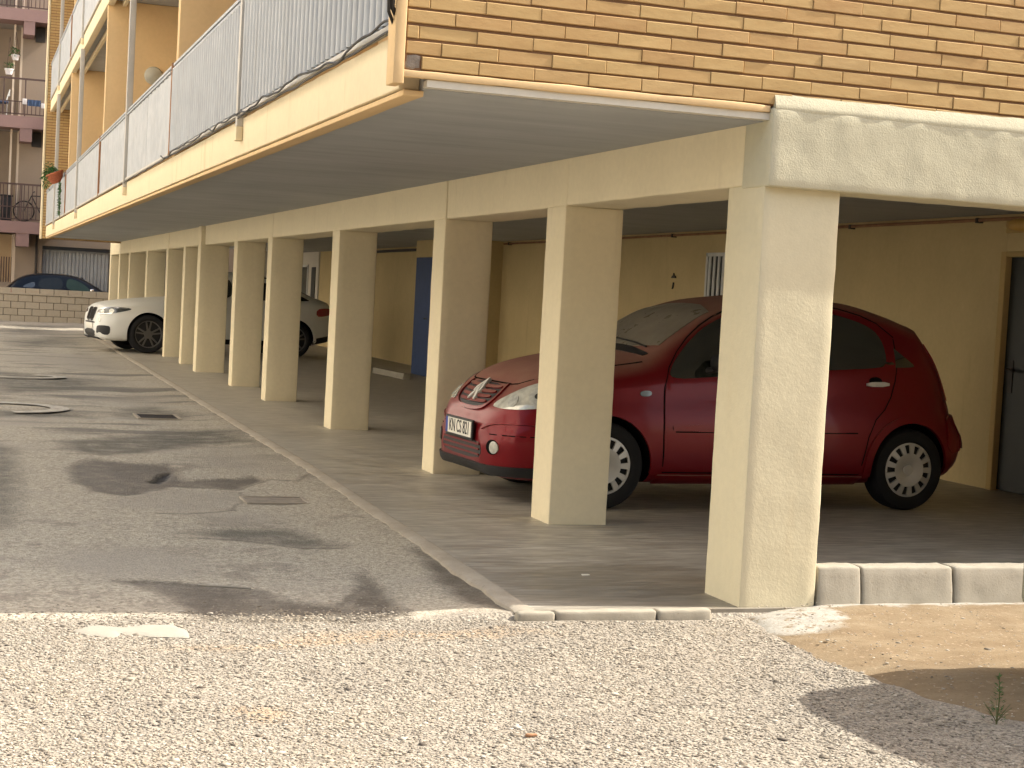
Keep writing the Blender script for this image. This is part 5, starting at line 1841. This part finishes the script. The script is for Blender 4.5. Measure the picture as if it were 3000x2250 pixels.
# ---- dark blue hatchback behind the block wall, nose to the right
def build_navy():
    L = 4.30
    prof = {
        'zt': [(0, .56), (.05, .70), (.15, .80), (.5, .90), (1.0, .98), (1.25, 1.02), (1.45, 1.14), (1.8, 1.33), (2.1, 1.43), (2.6, 1.48), (3.1, 1.47), (3.55, 1.40), (3.85, 1.27), (4.05, 1.10), (4.18, .95), (4.26, .78), (4.30, .60)],
        'zs': [(0, .50), (.05, .62), (.15, .70), (.5, .78), (1.0, .85), (2, .90), (3, .93), (3.8, .95), (4.05, .92), (4.18, .85), (4.3, .55)],
        'ws': [(0, .45), (.05, .58), (.15, .68), (.5, .80), (1.0, .83), (3.3, .83), (3.8, .80), (4.05, .75), (4.18, .70), (4.3, .5)],
        'wm': [(0, .5), (.05, .65), (.15, .76), (.5, .86), (1.0, .885), (3.3, .885), (3.8, .87), (4.05, .83), (4.18, .77), (4.3, .55)],
        'zm': [(0, .42), (.5, .55), (3.8, .6), (4.3, .5)],
        'zb': [(0, .3), (.1, .22), (.5, .2), (3.8, .22), (4.3, .42)],
        'wr': [(0, .3), (.15, .48), (.5, .62), (1.0, .68), (1.25, .71), (1.45, .69), (1.8, .65), (2.1, .62), (2.6, .60), (3.1, .60), (3.55, .60), (3.85, .61), (4.05, .61), (4.18, .55), (4.3, .35)],
        'dr': [(0, .015), (.5, .04), (1.2, .05), (1.8, .06), (2.6, .05), (3.5, .05), (4.3, .02)],
    }
    # nose towards +x: the car's local x runs front to rear, so turn it half round
    root = thing('dark_blue_car', 'dark blue hatchback parked behind the low block wall, only its roof and windows showing', 'car', (1.79, 46.9, 0), R(180))
    c = Car(root, prof, L, (.88, 3.5), .31, .36, 1.77, M['navy'])
    P, G = c.panel, c.strip
    for x in (.88, 3.5):
        for sd in (-1, 1):
            wheel(root, x, sd * 0.77, .31, .2, .2, 'alloy', sd)
    for view in ('side', 'far'):
        fd = P([(1.35, .3), (1.33, .92), (1.75, 1.22), (2.1, 1.36), (2.42, 1.40), (2.44, .3)], view, 'door', M['navy'], .005, it=1)
        rd = P([(2.46, .3), (2.45, 1.40), (3.0, 1.39), (3.3, 1.30), (3.3, .8), (3.1, .3)], view, 'door', M['navy'], .005, it=1)
        P([(1.58, .94), (1.85, 1.19), (2.12, 1.31), (2.38, 1.345), (2.40, .955)], view, 'window', plain('tinted_glass', (.03, .055, .045), .2, .2), .009, fd, it=2)
        P([(2.50, .96), (2.50, 1.35), (2.9, 1.345), (3.22, 1.26), (3.24, .98)], view, 'window', plain('tinted_glass', (.018, .024, .03), .2, .2), .009, rd, it=2)
        P([(3.34, 1.0), (3.34, 1.22), (3.7, 1.05), (3.68, 1.0)], view, 'quarter_window', M['glass_dark'], .008, it=1)
        P([(3.95, .80), (3.95, .95), (4.2, .93), (4.22, .80)], view, 'tail_light', M['tail'], .012, it=1)
    P([(1.35, -.62), (1.35, .62), (1.95, .56), (1.95, -.56)], 'top', 'windscreen', M['glass_dark'], .005, it=1)
    for sd in (-1, 1):
        mb = MB()
        mb.rbox(1.55, 1.68, sd * .97 - .1, sd * .97 + .1, .93, 1.06, .04, .04)
        mb.build('mirror', M['chrome'], root, smooth=True, local=True)
    mb = MB()
    mb.tube([(3.2, 0, 1.46), (3.32, 0, 1.60)], .006, 6)
    mb.build('aerial', M['black_plastic'], root, local=True)


build_navy()

# ------------------------------------------------------------------ block wall at the end of the lane
wallt = thing('garden_wall', 'low wall of tan blocks closing the far end of the lane', 'wall', (-2, 45, 0))
mb = MB()
row = 0
z = -0.06
while z < 0.78:
    xs_ = -9.0 - (0.21 if row % 2 else 0)
    while xs_ < 2.0:
        mb.rbox(xs_ + 0.008, xs_ + 0.412, 44.995, 45.16, z + 0.006, z + 0.204, 0.008, 0.3)
        xs_ += 0.42
    z += 0.21
    row += 1
mb.build('blocks', M['block'], wallt)
MB().box(-9.0, 2.0, 45.008, 45.15, -0.1, 0.78).build('mortar', M['block_mortar'], wallt)
mb = MB()
xs_ = -9.0
while xs_ < 2:
    mb.rbox(xs_ + 0.004, xs_ + 0.90, 44.97, 45.19, 0.785, 0.835, 0.008, 0.4)
    xs_ += 0.905
mb.build('coping', M['block'], wallt)

# ------------------------------------------------------------------ pink apartment block far away
pk = thing('pink_apartment_block', 'pink and tan apartment block with railed balconies at the far end of the lane', 'building', (-1.5, 49, 0))
mb = MB()
mb.box(-9, 7, 50.6, 58, -0.05, 13)
mb.build('wall', M['tan_wall'], pk)
mb = MB()
mb.box(-2.10, -1.32, 49.0, 50.6, 0.80, 13)
mb.build('wall', M['tan_wall'], pk)
mb = MB()
mb.box(0.95, 7, 49.0, 50.6, 0, 13)
mb.box(-1.32, 0.95, 49.0, 50.6, 2.38, 13)
mb.box(-1.32, -1.25, 49.0, 50.6, 0, 2.38)
mb.build('wall', M['tan_wall'], pk)
MB().box(-9, -1.32, 48.98, 49.3, -0.05, 0.80).build('plinth', M['pink'], pk)
MB().box(-9, -2.101, 49.02, 49.25, 0.80, 1.12).build('wall', M['tan_wall'], pk)
MB().box(-9, -2.2, 50.0, 50.59, 0.8, 2.7).build('wall', M['beige_wall'], pk)
mb = MB()
for x in (-2.68, -2.6, -2.52, -2.44, -2.36, -2.28, -2.2):
    mb.box(x - .018, x + .018, 49.08, 49.12, 1.121, 1.95)
mb.build('window_bars', M['far_rail'], pk)
MB().box(-2.2, -2.101, 49.0, 50.5, 1.121, 2.7).build('pier', M['far_cream'], pk)
for k, zs in enumerate((2.72, 6.08, 9.48)):
    ztop = zs + 0.38
    MB().box(-9, -1.0, 47.95, 49.0 - 0.002, zs, ztop).build('balcony_slab', M['pink'], pk)
    MB().box(-9, -2.105, 49.0, 50.59, zs + 0.06, ztop - 0.01).build('balcony_floor', M['far_grey'], pk)
    MB().box(-2.12, -1.72 - 0.03 * k, 47.97, 48.99, zs - 0.42, zs - 0.002).build('beam_end', M['pink'], pk)
    MB().box(-2.17, -2.101, 49.0, 49.12, ztop + 0.001, ztop + 2.95).build('wall_edge', M['far_cream'], pk)
    rl = MB()
    for q in range(60):
        x = -8.6 + q * 0.1285
        rl.box(x - .013, x + .013, 47.99, 48.012, ztop + 0.06, ztop + (0.44 if k else 1.16))
    for q in range(12):
        x = -8.6 + q * 0.66
        rl.box(x - .018, x + .018, 47.985, 48.017, ztop, ztop + 1.16)
    rl.box(-9, -1.0, 47.99, 48.012, ztop + 0.05, ztop + 0.085)
    rl.box(-9, -1.0, 47.99, 48.012, ztop + 0.44, ztop + 0.475)
    rl.box(-9, -1.0, 47.97, 48.03, ztop + 1.16, ztop + 1.215)
    rl.build('railing', M['far_rail'], pk)
    if k:
        MB().box(-1.72, -1.42, 48.9, 48.99, zs - 0.5, zs - 0.03).build('wall_recess', M['dark_iron'], pk)
    MB().box(-2.40, -2.34, 48.6, 48.66, ztop, ztop + 2.97).build('pole', M['far_cream'], pk)
gd = bpy.data.objects.new('garage_door', None)
link(gd, pk)
mb = MB()
n = 18
for q in range(n):
    a = -1.24 + 2.17 * q / n
    b = -1.24 + 2.17 * (q + 1) / n
    w_ = (b - a)
    mb.prism([(a, 49.28), (a + w_ * .2, 49.245), (a + w_ * .75, 49.245), (b, 49.28), (b, 49.33), (a, 49.33)], 2, 0.0, 2.20)
mb.build('door_leaf', M['shutter_grey'], gd)
MB().box(-1.245, 0.945, 49.22, 49.32, 2.205, 2.27).build('rail', M['shutter_grey'], gd)
MB().box(0.02, 0.10, 49.20, 49.25, 1.20, 1.40).build('lock_box', M['dark_iron'], gd)
MB().box(-1.245, 0.945, 49.05, 49.3, 2.271, 2.379).build('lintel_gap', M['black_plastic'], gd)
t = thing('drainpipe', 'dark vertical drainpipe beside the grey garage door of the pink block', 'pipe', (-1.42, 48.93, 0))
MB().tube([(-1.44, 48.94, 0.02), (-1.44, 48.94, 2.70)], 0.038, 10).build('pipe', M['dark_iron'], t, smooth=True)

# things on the far balconies
def pot(name, lab, x, y, z, r, h, mat, leaf=60, spread=0.2, group=None, hang=0):
    t = thing(name, lab, 'plant pot', (x, y, z), 0, group)
    mb = MB()
    mb.lathe([(0.0, 0.0), (r * 0.68, 0.0), (r * 0.9, h * 0.7), (r, h * 0.75), (r, h), (r * 0.88, h), (r * 0.85, h * 0.85), (0, h * 0.85)], (x, y, z), 2, 24)
    mb.build('pot', mat, t, smooth=True)
    mb = MB()
    pts = []
    for q in range(leaf):
        a = random.uniform(0, 6.28)
        rr_ = r * random.uniform(0.1, 1.0)
        pts.append(((x + rr_ * math.cos(a), y + rr_ * math.sin(a), z + h * 0.9 + random.uniform(0, spread)), (math.cos(a), math.sin(a), random.uniform(-0.4, 1.2))))
    leaves(mb, pts, 0.12, 0.02, 0.4)
    mb.build('foliage', M['leaf'], t, fix=False)
    if hang:
        mb = MB()
        for q in range(3):
            a = q * 2.1
            mb.tube([(x + r * math.cos(a), y + r * math.sin(a), z + h), (x, y, z + hang)], 0.006, 5)
        mb.build('hanger', M['far_rail'], t)
    return t


g3 = 'hanging plant pots on the far balcony'
pot('hanging_pot', 'upper white hanging pot with trailing plant on the far pink block', -2.34, 48.45, 8.27, 0.13, 0.17, M['cloth_white'], 60, 0.25, g3, 0.9)
pot('hanging_pot', 'lower white hanging pot beside the pale pole on the far pink block', -2.52, 48.35, 7.78, 0.14, 0.19, M['cloth_white'], 50, 0.2, g3, 1.2)


def cloth(lab, x0, x1, z0, z1, y, mat):
    mb = MB()
    n = 14
    vs = []
    for i in range(n + 1):
        x = x0 + (x1 - x0) * i / n
        for z_, k in ((z0, 1.0), ((z0 + z1) / 2, 0.6), (z1, 0.1)):
            vs.append((x, y - 0.02 * k * math.sin(i * 1.7) - 0.02, z_))
    fs = [(3 * i + k, 3 * i + 3 + k, 3 * i + 4 + k, 3 * i + 1 + k) for i in range(n) for k in range(2)]
    mb.add(vs, fs)
    o = mb.build('laundry', mat, fix=False)
    so = o.modifiers.new('t', 'SOLIDIFY')
    so.thickness = 0.01
    tag(o, lab, 'laundry', 'laundry on the far balcony railing')


cloth('white cloth on the upper far balcony rail left of the blue one', -2.08, -1.95, 6.84, 7.02, 47.96, M['cloth_white'])
cloth('striped blue cloth on the upper far balcony rail between two white ones', -1.93, -1.52, 6.80, 7.0, 47.955, M['cloth_blue'])
cloth('white cloth hung on the upper far balcony rail right of the blue one', -1.50, -1.40, 6.76, 6.92, 47.96, M['cloth_white'])
t = thing('deck_chair', 'blue folding deck chair on the upper far balcony', 'chair', (-2.75, 48.4, 6.46))
MB().rbox(-3.1, -2.5, 48.2, 48.7, 6.86, 6.92, 0.02, 0.2).build('seat', M['cloth_blue'], t, smooth=True)
mb = MB()
mb.tube([(-2.58, 48.3, 6.9), (-2.47, 48.3, 7.3)], 0.02, 6)
mb.tube([(-2.58, 48.6, 6.9), (-2.47, 48.6, 7.3)], 0.02, 6)
mb.box(-2.49, -2.46, 48.3, 48.6, 7.1, 7.3)
mb.build('backrest', M['pvc'], t)
for x in (-3.05, -2.55):
    for y in (48.25, 48.65):
        MB().tube([(x, y, 6.465), (x, y, 6.86)], 0.015, 6).build('leg', M['pvc'], t)
t = thing('storage_box', 'dark storage box standing on the lower far balcony beside the bicycle', 'box', (-2.42, 48.5, 3.1))
MB().rbox(-2.62, -2.27, 48.3, 48.7, 3.105, 3.88, 0.02, 0.3).build('body', M['black_plastic'], t, smooth=True)
MB().rbox(-2.64, -2.25, 48.28, 48.72, 3.88, 3.94, 0.015, 0.3).build('lid', M['black_plastic'], t, smooth=True)


def bicycle():
    t = thing('bicycle', 'black bicycle leaning behind the railing of the lower far balcony', 'bicycle', (-1.85, 48.3, 3.1))
    for x in (-1.90, -0.86):
        wo = bpy.data.objects.new('wheel', None)
        link(wo, t)
        mb = MB()
        c = [(x + 0.32 * math.cos(a * math.pi / 16), 48.3, 3.445 + 0.32 * math.sin(a * math.pi / 16)) for a in range(33)]
        mb.tube(c, 0.022, 6, cap=False)
        mb.build('tyre', M['tyre'], wo)
        mb = MB()
        for a in range(12):
            q = a * math.pi / 6
            mb.tube([(x, 48.3, 3.445), (x + 0.31 * math.cos(q), 48.3, 3.445 + 0.31 * math.sin(q))], 0.003, 4)
        mb.build('spokes', M['chrome'], wo)
    mb = MB()
    A, B, C_, D_, E_ = (-1.90, 48.3, 3.445), (-1.68, 48.3, 3.95), (-1.40, 48.3, 3.42), (-1.22, 48.3, 3.95), (-0.86, 48.3, 3.445)
    for p, q in ((A, B), (B, D_), (B, C_), (C_, D_), (C_, E_), (D_, E_)):
        mb.tube([p, q], 0.017, 6)
    mb.build('frame', M['black_plastic'], t)
    mb = MB()
    mb.tube([(-1.67, 48.3, 3.95), (-1.64, 48.3, 4.06)], 0.014, 6)
    mb.tube([(-1.60, 48.05, 4.08), (-1.64, 48.3, 4.06), (-1.60, 48.55, 4.08)], 0.014, 6)
    mb.build('handlebar', M['black_plastic'], t)
    MB().rbox(-1.33, -1.09, 48.23, 48.37, 3.98, 4.03, 0.02, 0.06).build('saddle', M['black_plastic'], t, smooth=True)


bicycle()

# terracotta bowl and plant hung outside the near balcony
t = thing('terracotta_planter', 'terracotta bowl with straggling green plant hung outside the white balcony railing', 'planter', (-1.93, 27.0, 3.2))
mb = MB()
mb.lathe([(0.0, 0.0), (0.07, 0.0), (0.13, 0.08), (0.155, 0.17), (0.165, 0.18), (0.165, 0.205), (0.15, 0.205), (0.14, 0.17), (0.0, 0.16)], (0, 0, 0), 2, 28)
mb.v = [(-1.99 + p[0] - 0.25 * (p[2] - .1), 26.6 + p[1] * 1.3, 3.25 + p[2] + 0.42 * p[0]) for p in mb.v]
mb.build('bowl', M['terracotta'], t, smooth=True)
mb = MB()
pts = []
for q in range(260):
    a = random.uniform(0, 6.28)
    u_ = random.random()
    px = -2.02 - 0.17 * u_ + random.uniform(-.06, .06)
    pts.append(((px, 26.7 + random.uniform(-.25, .35), 3.45 + 0.12 * math.sin(u_ * 3) - 0.38 * u_ * random.random() + random.uniform(-.03, .08)), (math.cos(a), math.sin(a), random.uniform(-.8, .9))))
leaves(mb, pts, 0.085, 0.016, 0.4)
mb.build('foliage', M['leaf'], t, fix=False)
mb = MB()
mb.tube([(-1.83, 26.6, 3.47), (-1.87, 26.6, 3.50), (-1.93, 26.6, 3.46), (-1.96, 26.6, 3.40)], 0.008, 5)
mb.build('hanger', M['dark_iron'], t)
t = thing('climbing_plant', 'narrow dark green plant growing up behind a gap in the far railing panels', 'plant', (-1.84, 27.4, 2.62))
mb = MB()
pts = []
for q in range(220):
    h = random.random()
    pts.append(((-1.855 + random.uniform(-.015, .015), 27.35 + random.uniform(-.16, .16) * (1 - h * .6), 2.62 + 0.72 * h), (random.uniform(-1, .2), random.uniform(-1, 1), random.uniform(0, 1))))
leaves(mb, pts, 0.07, 0.014, 0.2)
mb.build('foliage', M['leaf'], t, fix=False)
MB().tube([(-1.85, 27.35, 2.60), (-1.85, 27.38, 3.3)], 0.008, 5).build('stem', M['stem'], t)

# ------------------------------------------------------------------ unseen building added left of the frame to bounce sunlight
op = thing('bounce_building', 'white building added out of view on the left to bounce light into the lane', 'building', (-10.8, 20, 0))
mb = MB()
mb.box(-17, -10.8, -1.5, 62, -0.1, 14)
mb.build('wall', stucco('white_render', (0.84, 0.81, 0.74), 60, 0.2), op)
for fl in range(4):
    for k in range(15):
        y = 1.0 + 4 * k
        z = 1.0 + 3.1 * fl
        w = MB().box(-10.82, -10.795, y, y + 1.1, z, z + 1.25).build('window', M['pane'], op)
        MB().rbox(-10.86, -10.77, y - 0.06, y + 1.16, z - 0.07, z - 0.005, 0.006, 0.5).build('sill', M['lip'], w)

bk = thing('sky_blocker_building', 'brown building added out of view behind the viewpoint to block low sky light', 'building', (-5, -20, 0))  # unseen block added to cut sky light from behind the camera
mb = MB()
mb.box(-45, 14, -30, -20, -0.1, 13)
mb.build('wall', stucco('brown_render', (0.22, 0.17, 0.12), 60, 0.2), bk)
for fl in range(4):
    for k in range(9):
        x = -30 + 4.5 * k
        z = 1.0 + 3.1 * fl
        w = MB().box(x, x + 1.3, -20.0, -19.985, z, z + 1.3).build('window', M['pane'], bk)
        MB().rbox(x - 0.06, x + 1.36, -20.02, -19.94, z - 0.07, z - 0.005, 0.006, 0.5).build('sill', M['lip'], w)

nb = thing('lane_shade_building', 'tan building added beyond the garage to shade the far end of the lane', 'building', (9, 50, 0))  # added to keep sun off the ground at the lane's far end
mb = MB()
mb.box(5.6, 14, 39.5, 48.5, -0.1, 13)
mb.build('wall', M['tan_wall'], nb)
for k in range(2):
    for fl in range(4):
        w = MB().box(5.58, 5.605, 41 + 3.5 * k, 42.2 + 3.5 * k, 1 + 3.1 * fl, 2.3 + 3.1 * fl).build('window', M['pane'], nb)
        MB().rbox(5.54, 5.64, 40.94 + 3.5 * k, 42.26 + 3.5 * k, 0.92 + 3.1 * fl, 0.995 + 3.1 * fl, 0.006, 0.5).build('sill', M['lip'], w)
